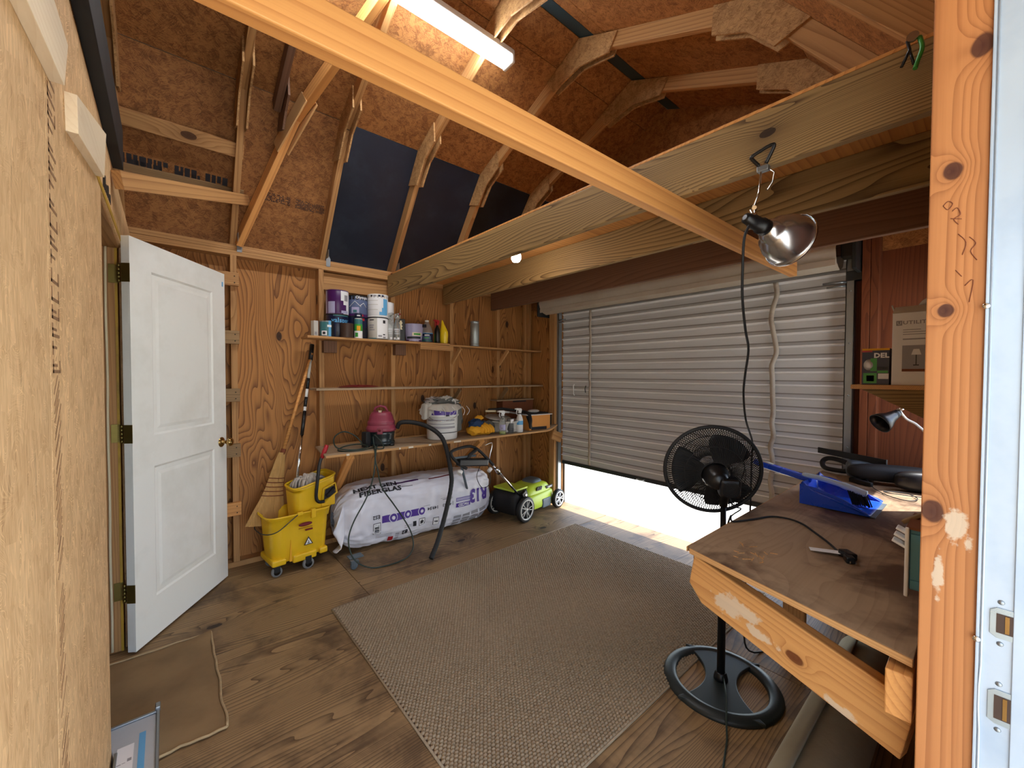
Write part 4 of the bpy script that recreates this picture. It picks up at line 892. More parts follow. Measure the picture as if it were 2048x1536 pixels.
def face(x, y): return atan2(-y, -x)
def patch(b, x, y, r, a0, a1, z0, z1, th, n=8):
    A0, A1 = th+radians(a0), th+radians(a1); k = []
    for i in range(n+1):
        a = A0+(A1-A0)*i/n; k += [(x+r*cos(a), y+r*sin(a), z0), (x+r*cos(a), y+r*sin(a), z1)]
    return b.add(k, [(2*i, 2*i+2, 2*i+3, 2*i+1) for i in range(n)], True)
def cyltext(body, size, x, y, r, th, a0, z, bold=0, sx=1):
    return text_mb(body, size, lambda u, v: (x+r*cos(th+radians(a0)+u/r), y+r*sin(th+radians(a0)+u/r), z+v), bold, sx)
def can(name, label, x, y, z, r, h, mat, patches=(), texts=(), rim='galv', group=None, bail=True, cat='paint can'):
    t = thing(name, label, cat, (x, y, z), group=group); th = face(x, y); T = Matrix.Translation((x, y, z))
    bd = MB().lathe([(r*.97, 0), (r, .003), (r, h-.006), (r*.985, h-.004)], 36, T).build('body', mat, t)
    MB().lathe([(r*1.015, h-.010), (r*1.02, h-.004), (r*1.0, h), (r*.92, h-.001), (r*.90, h-.006), (r*.5, h-.006), (0, h-.006)], 36, T, caps=False).build('lid', rim, t)
    MB().lathe([(r*1.012, 0), (r*1.018, .004), (r*1.002, .008)], 36, T, caps=False).build('bottom_rim', rim, t)
    for i, (a0, a1, z0, z1, mt) in enumerate(patches):
        patch(MB(), x, y, r+.0008+.00025*i, a0, a1, z+z0*h, z+z1*h, th).build('label_patch', mt, bd)
    for body, size, a0, zz, mt, bold in texts:
        cyltext(body, size, x, y, r+.003, th, a0, z+zz*h, bold).build('lettering', mt, bd)
    return t
ZS = 1.667; G = 'paint cans on the upper shelf'; R_G, H_G = .083, .188
Yc = 3.385
t = thing('small_carton', 'tiny pale grey carton at the left end of the upper shelf', 'box', (.865, 3.36, ZS))
MB().box((.850, 3.33, ZS), (.885, 3.37, ZS+.118), .3).build('carton', 'greyp', t, bevel=.001)
MB().box((.855, 3.3275, ZS+.012), (.872, 3.3285, ZS+.034), .3, (.867, 3.35, ZS)).build('barcode_patch', 'grayink', t)
can('paint_can', 'small teal paint can with a white oval label, left end of the upper shelf', .955, 3.355, ZS, .054, .122, M['tealc'], ((-80, -55, 0, 1, 'grey'), (-38, 2, .08, .36, 'paper'), (-30, -8, .14, .30, 'ink'), (15, 35, 0, 1, 'sky'), (38, 80, 0, 1, 'ink'), (5, 38, .60, .74, 'paper')), (), 'galv', G)
can('paint_can', 'black and navy paint can under the purple one, lettered in pale blue', 1.053, 3.415, ZS, R_G, H_G, M['navy'], ((-80, 80, 0, .25, 'ink'), (-20, 70, .90, .96, 'tealc')), (('valspar', .050, -28, .64, 'sky', .0012),), 'blackm', G)
can('paint_can', 'plain dark brown small paint can standing in front of the navy can', 1.095, 3.318, ZS, .050, .112, M['brown'], (), (), 'brown', G)
can('paint_can', 'purple paint can with a white swirl label stacked above the navy can', 1.055, 3.415, ZS+H_G, R_G, H_G, M['vpurple'], ((-85, -60, 0, .95, 'lilac'), (-52, -12, 0, .50, 'lilac'), (18, 85, 0, .98, 'paper'), (18, 32, .0, .55, 'vpurple'), (30, 50, .1, .38, 'vpurple'), (38, 62, .55, .8, 'grayink'), (20, 62, .03, .14, 'lilac')), (), 'vpurple', G)
can('paint_can', 'dark paint can hidden behind the green-labelled spray can', 1.218, 3.44, ZS, R_G, H_G, M['navy'], ((-70, 70, .1, .5, 'ink'), (10, 45, .80, .90, 'red')), (), 'blackm', G)
can('paint_can', 'slate blue paint can with a white house drawing, between purple and white cans', 1.222, 3.44, ZS+H_G-.012, R_G, H_G-.008, M['skyblue'], ((-75, 75, .80, 1.0, 'ink'), (-70, 70, 0, .16, 'vpurple'), (-30, 10, .20, .46, 'lilac'), (-22, -2, .22, .34, 'tealc'), (22, 34, .05, .14, 'red')), (('Olympic', .030, -8, .85, 'paper', .0008),), 'blackm', G)
ro = bpy.data.objects['paint_can.005'] if 'paint_can.005' in bpy.data.objects else None
th_ = face(1.222, 3.44); b = MB()
def cpt(a, zz): return (1.222+(R_G+.0035)*cos(th_+radians(a)), 3.44+(R_G+.0035)*sin(th_+radians(a)), ZS+H_G-.012+zz*H_G)
b.tube([cpt(-42, .46), cpt(-12, .70), cpt(20, .46)], .0028, 6).tube([cpt(14, .50), cpt(34, .64), cpt(55, .46)], .0028, 6)
b.build('house_outline', 'paper', ro)
can('paint_can', 'white paint can with a black dot, lower of the white pair on the upper shelf', 1.372, 3.375, ZS, R_G, H_G, M['greyp'], ((-4, 70, .07, .97, 'paper'), (-60, -8, .0, .07, 'tealc'), (-50, -22, .84, .88, 'ink'), (-52, -22, .60, .66, 'grayink'), (-50, -25, .50, .56, 'grayink'), (-50, -18, .40, .45, 'grayink'), (28, 44, .72, .86, 'ink'), (2, 22, .12, .20, 'grayink'), (28, 42, .2, .25, 'ink'), (28, 45, .06, .14, 'grayink')), (), 'ink', G)
can('paint_can', 'white paint can with a light blue swoosh, upper of the white pair', 1.372, 3.375, ZS+H_G, R_G, H_G, M['paper'], ((-80, 80, .84, .99, 'greyp'), (-42, -30, .88, .96, 'ink'), (-25, -8, .88, .95, 'grayink'), (2, 14, .88, .96, 'navy'), (22, 34, .88, .96, 'navy'), (-70, 0, .70, .72, 'greyp'), (-70, 0, .52, .54, 'greyp'), (-70, 0, .30, .32, 'greyp'), (22, 60, .10, .80, 'sky'), (8, 50, .08, .22, 'sky'), (22, 30, .40, .8, 'paper')), (), 'whitep', G)
can('paint_can', 'white paint can half hidden behind the blue-swoosh can', 1.47, 3.465, ZS+H_G-.02, .078, H_G-.02, M['paper'], (), (), 'whitep', G)
MB().lathe([(.078, 0), (.078, H_G-.02)], 32, Matrix.Translation((1.47, 3.465, ZS))).build('lower_can', 'paper', bpy.data.objects['paint_can.008'])
t = thing('spray_paint_can', 'slim spray can with a green and white label in front of dark cans', 'spray can', (1.19, 3.325, ZS)); T = Matrix.Translation((1.19, 3.325, ZS)); th = face(1.19, 3.325)
MB().lathe([(.030, 0), (.031, .003), (.031, .155), (.026, .165)], 24, T).build('body', 'greyp', t)
for i, (z0, z1, mt) in enumerate(((0, .06, 'paper'), (.06, .115, 'green'), (.115, .155, 'tealc'))): patch(MB(), 1.19, 3.325, .0316, -80, 80, ZS+z0, ZS+z1, th).build('label_patch', mt, t)
patch(MB(), 1.19, 3.325, .0320, -22, 30, ZS+.062, ZS+.10, th).build('label_picture', 'gold', t); patch(MB(), 1.19, 3.325, .0320, -50, -5, ZS+.012, ZS+.045, th).build('label_picture', 'green', t)
MB().lathe([(.029, .163), (.029, .200), (.026, .203), (0, .203)], 24, T).build('cap', 'navy', t)
patch(MB(), 1.19, 3.325, .0296, -20, 30, ZS+.178, ZS+.186, th).build('cap_lettering', 'paper', t)
def sprayer(name, label, x, y, z, h, mats, group=None, fac=1.0, r=.030, turn=0):
    t = thing(name, label, 'spray bottle', (x, y, z), group=group); T = Matrix.Translation((x, y, z)); body, head = mats[:2]
    MB().lathe([(r*.9, 0), (r, .006), (r, h*.50), (r*.86, h*.60), (r*.42, h*.76), (r*.40, h*.80)], 24, T).build('bottle', body, t)
    MB().lathe([(r*.50, h*.79), (r*.52, h*.85), (r*.42, h*.87)], 16, T).build('collar', head, t)
    th = face(x, y)+turn; c, s_ = cos(th), sin(th); Rm = Matrix.Translation((x, y, z))@Matrix.Rotation(th, 4, 'Z')
    MB().prism([(-.020, 0), (-.024, .022), (-.016, .034), (.030, .036), (.040, .030), (.040, .022), (.014, .014), (.010, 0)], -.009, .009, Matrix(((1, 0, 0, 0), (0, 0, 1, 0), (0, 1, 0, h*.86), (0, 0, 0, 1)))).build('trigger_head', head, t, mw=Rm, bevel=.002); hd_ = bpy.data.objects[list(WM)[-1]]
    MB().tube([(.026, 0, h*.86+.022), (.032, 0, h*.80), (.022, 0, h*.72)], [.005, .0045, .003], 8).build('trigger', head, hd_, mw=Rm)
    MB().lathe([(.006, 0), (.006, .010)], 10, Matrix.Translation((.038, 0, h*.86+.027))@Matrix.Rotation(pi/2, 4, 'Y')).build('nozzle', mats[2] if len(mats) > 2 else head, hd_, mw=Rm)
    return t
a = sprayer('spray_bottle', 'empty clear spray bottle beside the white cans, left one of two', 1.470, 3.365, ZS, .235, ('clear', 'clear'), 'clear spray bottles on the upper shelf', turn=.8)
a = sprayer('spray_bottle', 'empty clear spray bottle beside the black tool, right one of two', 1.530, 3.350, ZS, .235, ('clear', 'clear', 'red'), 'clear spray bottles on the upper shelf', turn=.6)
for o_, x, y in (('spray_bottle', 1.470, 3.365), ('spray_bottle.001', 1.530, 3.350)):
    th = face(x, y); pr = bpy.data.objects[o_]
    for z0, z1, a0, a1 in ((.012, .030, -60, -20), (.012, .03, 10, 50), (.06, .064, -50, 50), (.075, .08, -40, 40), (.09, .094, -50, 50), (.10, .104, -50, 50)): patch(MB(), x, y, .0305, a0, a1, ZS+z0, ZS+z1, th).build('printed_line', 'paper', pr)
t = thing('multi_tool_pack', 'black boxed tool with pale wavy card and a thin upright stick', 'tool', (1.60, 3.41, ZS))
MB().box((1.565, 3.37, ZS), (1.625, 3.44, ZS+.20), -.3).build('case', 'black', t, bevel=.004)
th = face(1.59, 3.38); fx = Vector((cos(th), sin(th), 0)); rx = Vector((-sin(th), cos(th), 0)); o0 = Vector((1.592, 3.405, 0))+fx*.046
b = MB(); n_ = 12; pl = [(.011*(1+.35*cos(i*pi/2.2)), ZS+.105+i*.0065) for i in range(n_+1)]
b.add([o0+rx*w_*s_+Vector((0, 0, z)) for w_, z in pl for s_ in (-1, 1)], [(2*i, 2*i+1, 2*i+3, 2*i+2) for i in range(n_)]); b.build('pale_card', 'cream', t, solid=.001)
MB().tube([(1.60, 3.44, ZS+.195), (1.612, 3.455, ZS+.295)], .004, 8).build('thin_stick', 'cream', t)
t = thing('paint_pail', 'lilac tapered paint pail with dark print on the upper shelf', 'pail', (1.70, 3.37, ZS)); T = Matrix.Translation((1.70, 3.37, ZS)); th = face(1.70, 3.37)
MB().lathe([(.066, 0), (.070, .006), (.084, .150), (.086, .158), (.082, .160), (.07, .158), (0, .156)], 36, T).build('body', 'lilac', t)
for z0, z1, a0, a1, mt in ((.0, .052, -70, 70, 'vpurple'), (.052, .082, -10, 55, 'cream'), (.060, .075, 0, 45, 'green'), (.028, .046, -50, 50, 'ink')):
    r_ = .0665+.018*z0/.16+.005; patch(MB(), 1.70, 3.37, r_+.0015*(mt != 'vpurple'), a0, a1, ZS+z0, ZS+z1, th).build('label_patch', mt, t)
patch(MB(), 1.70, 3.37, .075, -32, 34, ZS+.006, ZS+.024, th).build('label_patch', 'lilac', t)
MB().box((1.755, 3.28, ZS+.132), (1.775, 3.31, ZS+.158), .6).build('bail_ear', 'ink', t)
t = thing('gallon_jug', 'cloudy grey plastic jug with blue label and white cap', 'jug', (1.835, 3.38, ZS)); T = Matrix.Translation((1.835, 3.38, ZS)); th = face(1.835, 3.38)
MB().lathe([(.046, 0), (.052, .006), (.054, .09), (.052, .11), (.040, .145), (.022, .180), (.016, .190), (.016, .196)], 32, T).build('bottle', 'jug', t)
MB().lathe([(.018, .193), (.018, .208), (.015, .210), (0, .210)], 20, T).build('cap', 'whitep', t)
patch(MB(), 1.835, 3.38, .0548, -85, 85, ZS+.010, ZS+.088, th, 14).build('label', 'navy', t)
for z0, z1, a0, a1, mt in ((.084, .090, -80, 80, 'sky'), (.030, .062, -42, 38, 'skyblue'), (.040, .052, -25, 22, 'green'), (.066, .074, -22, 26, 'paper'), (.014, .026, -50, 52, 'tealc')): patch(MB(), 1.835, 3.38, .0555, a0, a1, ZS+z0, ZS+z1, th).build('label_patch', mt, t)
t = sprayer('spray_bottle', 'black spray bottle with a red trigger head next to the yellow bottle', 1.935, 3.365, ZS, .215, ('black', 'red'), None, r=.027, turn=-.7)
patch(MB(), 1.935, 3.365, .0275, -60, -45, ZS+.01, ZS+.09, face(1.935, 3.365)).build('green_streak', 'green', t)
t = thing('yellow_bottle', 'bright yellow curved plastic bottle on the upper shelf', 'bottle', (2.005, 3.36, ZS))
def yb(u, v):
    a = 2*pi*u; z = .225*v; w_ = [.034, .038, .038, .040, .041, .038, .030, .022, .015, .012, .002][min(10, int(v*10))]; v2 = v*10; i = min(9, int(v2)); fr_ = v2-i
    W = [.034, .038, .038, .040, .041, .039, .033, .025, .017, .012, .003]; w_ = W[i]*(1-fr_)+W[i+1]*fr_; lean = -.018*max(0, v-.5)*2
    return Vector((2.005, 3.36, ZS))+Vector((.763, -.646, 0))*(w_*cos(a)*.95+lean)+Vector((.646, .763, 0))*(w_*.62*sin(a))+Vector((0, 0, z))
MB().grid(yb, 24, 30, wrapu=True).build('bottle', 'yellow2', t)
t = thing('steel_canister', 'tall brushed steel canister standing alone on the upper shelf', 'canister', (2.36, 3.38, ZS-.007)); T = Matrix.Translation((2.36, 3.365, ZS-.0095))
MB().lathe([(.040, 0), (.044, .004), (.044, .020), (.041, .024), (.041, .034), (.044, .038), (.044, .225), (.041, .229), (.041, .236), (.044, .240), (.044, .250), (.040, .254), (0, .254)], 36, T).build('canister', 'steel', t)
# middle shelf
t = thing('red_tray', 'flat dark red plastic item lying on the middle shelf', 'tray', (1.2, 3.36, 1.272))
def rt_(u, v):
    a = 2*pi*u; r = v; x = 1.19+.17*r*cos(a)*(1+.12*cos(3*a)); y = 3.355+.075*r*sin(a); return (x, y, 1.273+.017*(1-r**3)*(.6+.4*cos(2*a+1)) + .003)
MB().grid(rt_, 32, 10, wrapu=True).build('tray', 'red2', t)
# ------------- bench items
ZB = .809
t = thing('shop_vacuum', 'small faded red and black canister vacuum on the deep bench', 'vacuum', (1.33, 3.19, ZB)); T = Matrix.Translation((1.33, 3.21, ZB))@Matrix.Rotation(-.5, 4, 'Z')
def se(b, zs, seg=32, e=.75):
    def fn(u, v):
        f_ = v*(len(zs)-1); i = min(len(zs)-2, int(f_)); q = f_-i; z = zs[i][0]*(1-q)+zs[i+1][0]*q; rx = zs[i][1]*(1-q)+zs[i+1][1]*q; ry = zs[i][2]*(1-q)+zs[i+1][2]*q
        a = 2*pi*u; p = lambda k: math.copysign(abs(k)**e, k); return (rx*p(cos(a)), ry*p(sin(a)), z)
    b.grid(fn, seg, (len(zs)-1)*3, wrapu=True); n = len(zs); b.f.append(tuple(range(seg))[::-1]); b.sm.append(False); k = len(b.v)-seg; b.f.append(tuple(k+i for i in range(seg))); b.sm.append(False); return b
se(MB(), [(.0, .100, .092), (.02, .106, .098), (.04, .098, .090), (.12, .108, .100)]).build('tank', 'tub', t, mw=T)
se(MB(), [(.115, .114, .106), (.135, .118, .108), (.15, .112, .102), (.165, .104, .094), (.17, .106, .096), (.19, .106, .096), (.20, .098, .090), (.24, .088, .080), (.262, .075, .068), (.272, .055, .050)]).build('motor_head', 'pink', t, mw=T)
MB().box((-.02, -.118, .098), (.02, -.100, .15)).build('latch', 'pink', t, mw=T, bevel=.005)
MB().lathe([(.010, 0), (.010, .006), (0, .007)], 14, T@Matrix.Translation((0, -.118, .13))@Matrix.Rotation(pi/2, 4, 'X')).build('latch_button', 'red2', t)
MB().tube([(-.055, 0, .262), (-.045, 0, .30), (-.01, 0, .315), (.03, 0, .305), (.05, 0, .265)], .010, 10).build('carry_handle', 'pink', t, mw=T)
MB().box((-.015, -.06, .262), (.012, -.045, .285)).build('switch', 'chrome', t, mw=T, bevel=.003)
for sx in (-1, 1): MB().lathe([(.022, 0), (.022, .016)], 14, T@Matrix.Translation((sx*.085, -.06, -.0))).build('caster', 'black', t)
t = thing('vacuum_hose', 'thick black hose arching from the vacuum down to the floor', 'hose', (1.6, 2.9, 0))
hp = smooth_path([(1.43, 3.13, .945), (1.45, 3.10, .99), (1.547, 3.05, .985), (1.638, 2.965, .945), (1.725, 2.925, .86), (1.768, 2.905, .72), (1.785, 2.88, .56), (1.775, 2.86, .48), (1.714, 2.82, .331), (1.578, 2.72, .133), (1.476, 2.66, .020)], 10)
MB().tube(hp, [.0185 if i % 2 else .0175 for i in range(len(hp))], 14).build('hose', 'blackm', t)
t = thing('dark_cord', 'dark green power cord hanging in a long loop from the vacuum', 'cord', (1.18, 2.9, .4))
MB().tube(smooth_path([(1.22, 3.10, .83), (1.195, 3.02, .822), (1.183, 2.975, .80), (1.178, 2.965, .72), (1.157, 2.955, .603), (1.104, 2.95, .468), (1.01, 2.93, .33), (.965, 2.91, .22), (.975, 2.88, .116), (1.02, 2.85, .05), (1.10, 2.82, .009), (1.20, 2.795, .006), (1.31, 2.80, .006), (1.40, 2.85, .008), (1.455, 2.90, .05), (1.45, 2.93, .145), (1.395, 2.945, .26), (1.319, 2.955, .385), (1.229, 2.96, .53), (1.196, 2.96, .666), (1.183, 2.965, .74), (1.190, 2.975, .80), (1.215, 3.03, .822), (1.25, 3.09, .83)], 8), .0050, 8).build('cable', 'cord', t)
MB().tube(smooth_path([(1.24, 3.08, .822), (1.12, 3.02, .818), (1.00, 3.06, .815), (.97, 3.15, .815), (1.05, 3.20, .83), (1.14, 3.15, .84), (1.16, 3.06, .83), (1.06, 3.04, .822), (.95, 3.10, .84), (.96, 3.20, .90), (1.04, 3.24, .935), (1.12, 3.22, .90), (1.16, 3.17, .84)], 8), .0050, 8).build('coil', 'cord', t)
MB().box((1.165, 3.13, ZB), (1.205, 3.19, .93), .3).build('plug_block', 'blackm', t, bevel=.006)
MB().tube(smooth_path([(1.21, 3.08, .90), (1.20, 3.03, .84), (1.22, 3.0, .815), (1.27, 3.02, .815), (1.27, 3.08, .86), (1.23, 3.10, .91)], 6), .0042, 8).build('coil', 'cord', t)
# pail under cloths
t = thing('white_pail', 'large white pail with a purple printed band under a heap of rags', 'pail', (1.88, 3.20, ZB)); px_, py_ = 1.89, 3.20; T = Matrix.Translation((px_, py_, ZB)); th = face(px_, py_)
MB().lathe([(.130, 0), (.134, .006), (.138, .20), (.146, .205), (.146, .215), (.140, .22), (.141, .262), (.150, .266), (.150, .275), (.14, .278), (.0, .270)], 40, T).build('body', 'whitep', t)
patch(MB(), px_, py_, .1432, -72, 60, ZB+.212, ZB+.262, th, 16).build('purple_band', 'purple', t)
for a0 in (-50, -8, 34): patch(MB(), px_, py_, .1440, a0, a0+4, ZB+.242, ZB+.250, th).build('band_star', 'paper', t)
for z0, z1, a0, a1, mt in ((.165, .178, -60, 50, 'grayink'), (.135, .142, -60, 50, 'grayink'), (.100, .118, -60, 52, 'grayink'), (.192, .198, -60, 55, 'greyp'), (.06, .066, -10, 70, 'ink')): patch(MB(), px_, py_, .1400, a0, a1, ZB+z0, ZB+z1, th, 12).build('label_line', mt, t)
for i in range(7): patch(MB(), px_, py_, .1402, -82, -76, ZB+.09+i*.016, ZB+.10+i*.016, th, 2).build('side_print', 'ink', t)
MB().tube([(px_+.148*cos(th+a), py_+.148*sin(th+a), ZB+.222-.055*cos(a*1.25)) for a in [(-1.2+2.5*i/20) for i in range(21)]], .0025, 6).build('bail_handle', 'chrome', t)
MB().box((-.012, .150, .208), (.022, .156, .220)).build('bail_grip', 'ink', t, mw=T@Matrix.Rotation(th-pi/2+.35, 4, 'Z'))
def rag(b, c, R, zt, drop, seed, seg=80, squeeze=(1, 1), open_=0):
    def fn(u, v):
        a = 2*pi*u; fold = 1+.10*sin(a*7+seed)+.06*sin(a*11+seed*2)+.12*noise.noise(Vector((cos(a)*3, sin(a)*3, seed)))
        if v < .5: r = R*v*2; z = zt-.02*(v*2)**2+.018*noise.noise(Vector((cos(a)*3*v+seed, sin(a)*3*v, v*3)))
        else: q = (v-.5)*2; r = R*(1+.20*q*fold); z = zt-.02-q*drop*(.55+.45*abs(sin(a*1.5+seed)))
        r *= 1+(fold-1)*v
        return (c[0]+r*cos(a)*squeeze[0], c[1]+r*sin(a)*squeeze[1], z)
    return b.grid(fn, seg, 16, wrapu=True)
t = thing('rag_heap', 'heap of grey rags draped over the white pail', 'rags', (1.88, 3.20, 1.08))
rag(MB(), (1.875, 3.19), .140, 1.135, .055, 1.0).build('rag', 'cloth', t)
rag(MB(), (2.005, 3.19), .065, 1.125, .24, 4.0).build('rag', 'clothg', t)
rag(MB(), (1.755, 3.19), .060, 1.140, .13, 2.5).build('rag', 'cloth', t)
def wad(c, r, seed, mt, nm='rag_knot'):
    c = Vector(c)
    def fn(u, v):
        a = 2*pi*u; p = pi*(v-.5); d = Vector((cos(p)*cos(a), cos(p)*sin(a), sin(p))); k = 1+.45*noise.noise(d*2.0+Vector((seed, 0, 0)))+.30*noise.noise(d*4.5+Vector((seed, 2, 0)))+.10*noise.noise(d*11+Vector((0, seed, 0)))
        return c+Vector((d.x*r[0]*k, d.y*r[1]*k, d.z*r[2]*k))
    return MB().grid(fn, 60, 34, wrapu=True).build(nm, mt, t)
wad((1.88, 3.19, 1.14), (.135, .09, .035), 2, 'clothg'); wad((1.80, 3.20, 1.150), (.075, .06, .030), 6, 'jug'); wad((1.90, 3.16, 1.165), (.060, .045, .022), 11, 'cloth'); wad((1.96, 3.17, 1.135), (.07, .05, .03), 15, 'cloth')
MB().tube(smooth_path([(1.93, 3.13, 1.13), (1.945, 3.12, 1.150), (1.96, 3.13, 1.16), (1.955, 3.12, 1.14), (1.94, 3.11, 1.145), (1.95, 3.11, 1.16), (1.965, 3.11, 1.15), (1.97, 3.10, 1.11)], 5), .003, 6).build('string', 'whitep', t)
b = MB(); r2 = random.Random(8)
for k in range(6): x = 1.80+k*.05; r2.random() < .6 and b.tube(smooth_path([(x, 3.05, 1.10), (x+.02, 3.03, 1.06), (x+r2.uniform(-.03, .03), 3.035, 1.02)], 4), .0018, 5)
o = b.build('loose_threads', 'whitep', t); o['kind'] = 'stuff'
# gloves bundle
t = thing('work_gloves', 'bundle of yellow and blue cloth work gloves beside the white pail', 'gloves', (2.33, 3.20, ZB))
def lump(c, r, seed, mt, nm='glove'):
    c = Vector(c)
    def fn(u, v):
        a = 2*pi*u; p = pi*(v-.5); d = Vector((cos(p)*cos(a), cos(p)*sin(a), sin(p))); k = 1+.35*noise.noise(d*2.2+Vector((seed, 0, 0)))+.18*noise.noise(d*5+Vector((seed, 2, 0)))
        q = c+Vector((d.x*r[0]*k, d.y*r[1]*k, d.z*r[2]*k)); q.z = max(q.z, ZB+.001); return q
    return MB().grid(fn, 28, 18, wrapu=True).build(nm, mt, t)
lump((2.22, 3.16, ZB+.045), (.075, .07, .05), 1, 'gold'); lump((2.31, 3.15, ZB+.045), (.085, .07, .055), 5, 'gold'); lump((2.24, 3.17, ZB+.10), (.075, .06, .05), 3, 'bluecloth'); lump((2.38, 3.18, ZB+.065), (.07, .06, .06), 7, 'clothg'); lump((2.29, 3.19, ZB+.155), (.045, .03, .022), 9, 'gold', 'glove_cuff')
for k in range(4): MB().tube(smooth_path([(2.27+k*.03, 3.12, ZB+.09), (2.29+k*.028, 3.085, ZB+.06), (2.29+k*.032, 3.085, ZB+.02)], 4), [.014]*8+[.010], 10).build('glove_finger', 'gold', t)
# basin, boxes, bottles
t = thing('white_basin', 'round off-white basin with a broad rim on the deep bench', 'basin', (2.66, 3.22, ZB)); T = Matrix.Translation((2.62, 3.20, ZB))
MB().lathe([(.13, 0), (.150, .008), (.150, .022), (.138, .03), (.140, .04), (.158, .10), (.172, .104), (.172, .112), (.160, .114), (.150, .10), (.12, .03), (0, .028)], 48, T, caps=False).build('bowl', 'greyp', t)
MB().lathe([(.12, 0), (.135, .004), (.125, .010), (0, .006)], 40, Matrix.Translation((2.56, 3.24, ZB+.135))@Matrix.Rotation(.16, 4, 'X')).build('lid', 'greyp', t)
t = thing('blade_tool', 'pale-handled tool laid across the basin on the bench', 'tool', (2.55, 3.2, .96))
MB().tube([(2.39, 3.22, 1.022), (2.50, 3.20, 1.018)], .010, 8).build('handle', 'cream', t); MB().tube([(2.52, 3.20, 1.012), (2.66, 3.18, .998)], .010, 8).build('handle', 'whitep', t)
MB().tube([(2.44, 3.24, 1.03), (2.60, 3.22, 1.035), (2.86, 3.16, .995)], .013, 8).build('blade', 'blackm', t); MB().tube([(2.66, 3.18, .998), (2.84, 3.14, .965)], .009, 8).build('blade', 'grey', t)
sprayer('spray_bottle', 'clear spray bottle with a white trigger and yellow residue in front of the basin', 2.455, 2.995+.04, ZB, .225, ('clear', 'whitep'), r=.032, turn=-1.4)
p_ = bpy.data.objects['spray_bottle.003']; MB().lathe([(.0285, .001), (.0290, .03), (0, .03)], 20, Matrix.Translation((2.455, 3.035, ZB+.001))).build('liquid', 'lime', p_)
patch(MB(), 2.455, 3.035, .0325, -60, 60, ZB+.045, ZB+.095, face(2.455, 3.035)).build('label', 'lilac', p_); patch(MB(), 2.455, 3.035, .0330, -25, 5, ZB+.055, ZB+.068, face(2.455, 3.035)).build('label_patch', 'grayink', p_)
sprayer('spray_bottle', 'milky spray bottle with white trigger and black neck before the wooden box', 2.685, 3.05, ZB, .235, ('whitep', 'whitep'), r=.035, turn=-1.6)
p_ = bpy.data.objects['spray_bottle.004']; patch(MB(), 2.685, 3.05, .0356, -80, 80, ZB+.075, ZB+.115, face(2.685, 3.05)).build('label', 'sky', p_); MB().lathe([(.019, .180), (.019, .190)], 16, Matrix.Translation((2.685, 3.05, ZB))).build('neck_ring', 'black', p_)
t = thing('striped_canister', 'ribbed black and white canister between the two bench spray bottles', 'canister', (2.60, 3.08, ZB))
MB().lathe([(.034, 0), (.034, .135), (.030, .14), (0, .14)], 28, Matrix.Translation((2.585, 3.075, ZB))).build('body', 'grey', t)
for i in range(9): MB().lathe([(.0350, .01+i*.0095), (.0350, .0145+i*.0095)], 28, Matrix.Translation((2.585, 3.075, ZB)), caps=False).build('rib', 'ink', t)
MB().box((2.555, 3.035, ZB+.10), (2.60, 3.045, ZB+.135), .3).build('label', 'paper', t)
t = thing('wooden_box', 'orange varnished wooden box at the right end of the deep bench', 'box', (2.95, 3.15, ZB))
MB().box((2.83, 3.035, ZB), (3.10, 3.22, ZB+.155), -.12).build('box', 'orangebox', t, bevel=.003)
MB().box((2.855, 3.030, ZB+.005), (3.05, 3.036, ZB+.035), -.12, (2.965, 3.13, ZB)).build('slot', 'ink', t)
MB().box((3.105, 3.06, ZB), (3.15, 3.20, ZB+.15)).build('side', 'blackm', t, bevel=.003)
t = thing('tray_stack', 'black and white trays piled on top of the wooden box', 'tray', (2.97, 3.13, .97))
MB().box((2.80, 3.02, ZB+.1555), (3.12, 3.24, ZB+.163), -.12).build('white_tray', 'whitep', t, bevel=.001); MB().box((2.85, 3.06, ZB+.1635), (3.10, 3.22, ZB+.175), -.05).build('black_tray', 'blackm', t, bevel=.002)
blob(MB(), (2.95, 3.13, ZB+.19), (.07, .05, .018)).build('dish', 'greyp', t)
t = thing('black_strap', 'black padded strap hanging beside the milky spray bottle', 'strap', (2.78, 3.05, .93))
MB().tube(smooth_path([(2.79, 3.10, 1.0), (2.80, 3.04, .985), (2.785, 2.995, .93), (2.775, 2.99, .875), (2.79, 3.00, .85), (2.80, 3.02, .89), (2.80, 3.06, .96)], 5), .016, 10).build('strap', 'blackm', t)
t = thing('cardboard_box', 'brown cardboard box with pale top edge behind the tools on the bench', 'box', (2.98, 3.42, ZB))
MB().box((2.72, 3.36, ZB), (3.16, 3.47, 1.10)).build('carton', 'cardb', t, bevel=.003); MB().box((2.64, 3.355, 1.10), (3.17, 3.475, 1.112)).build('top_flap', 'shelf', t, bevel=.002); MB().box((2.86, 3.358, 1.082), (3.05, 3.3595, 1.097)).build('slot', 'ink', t)

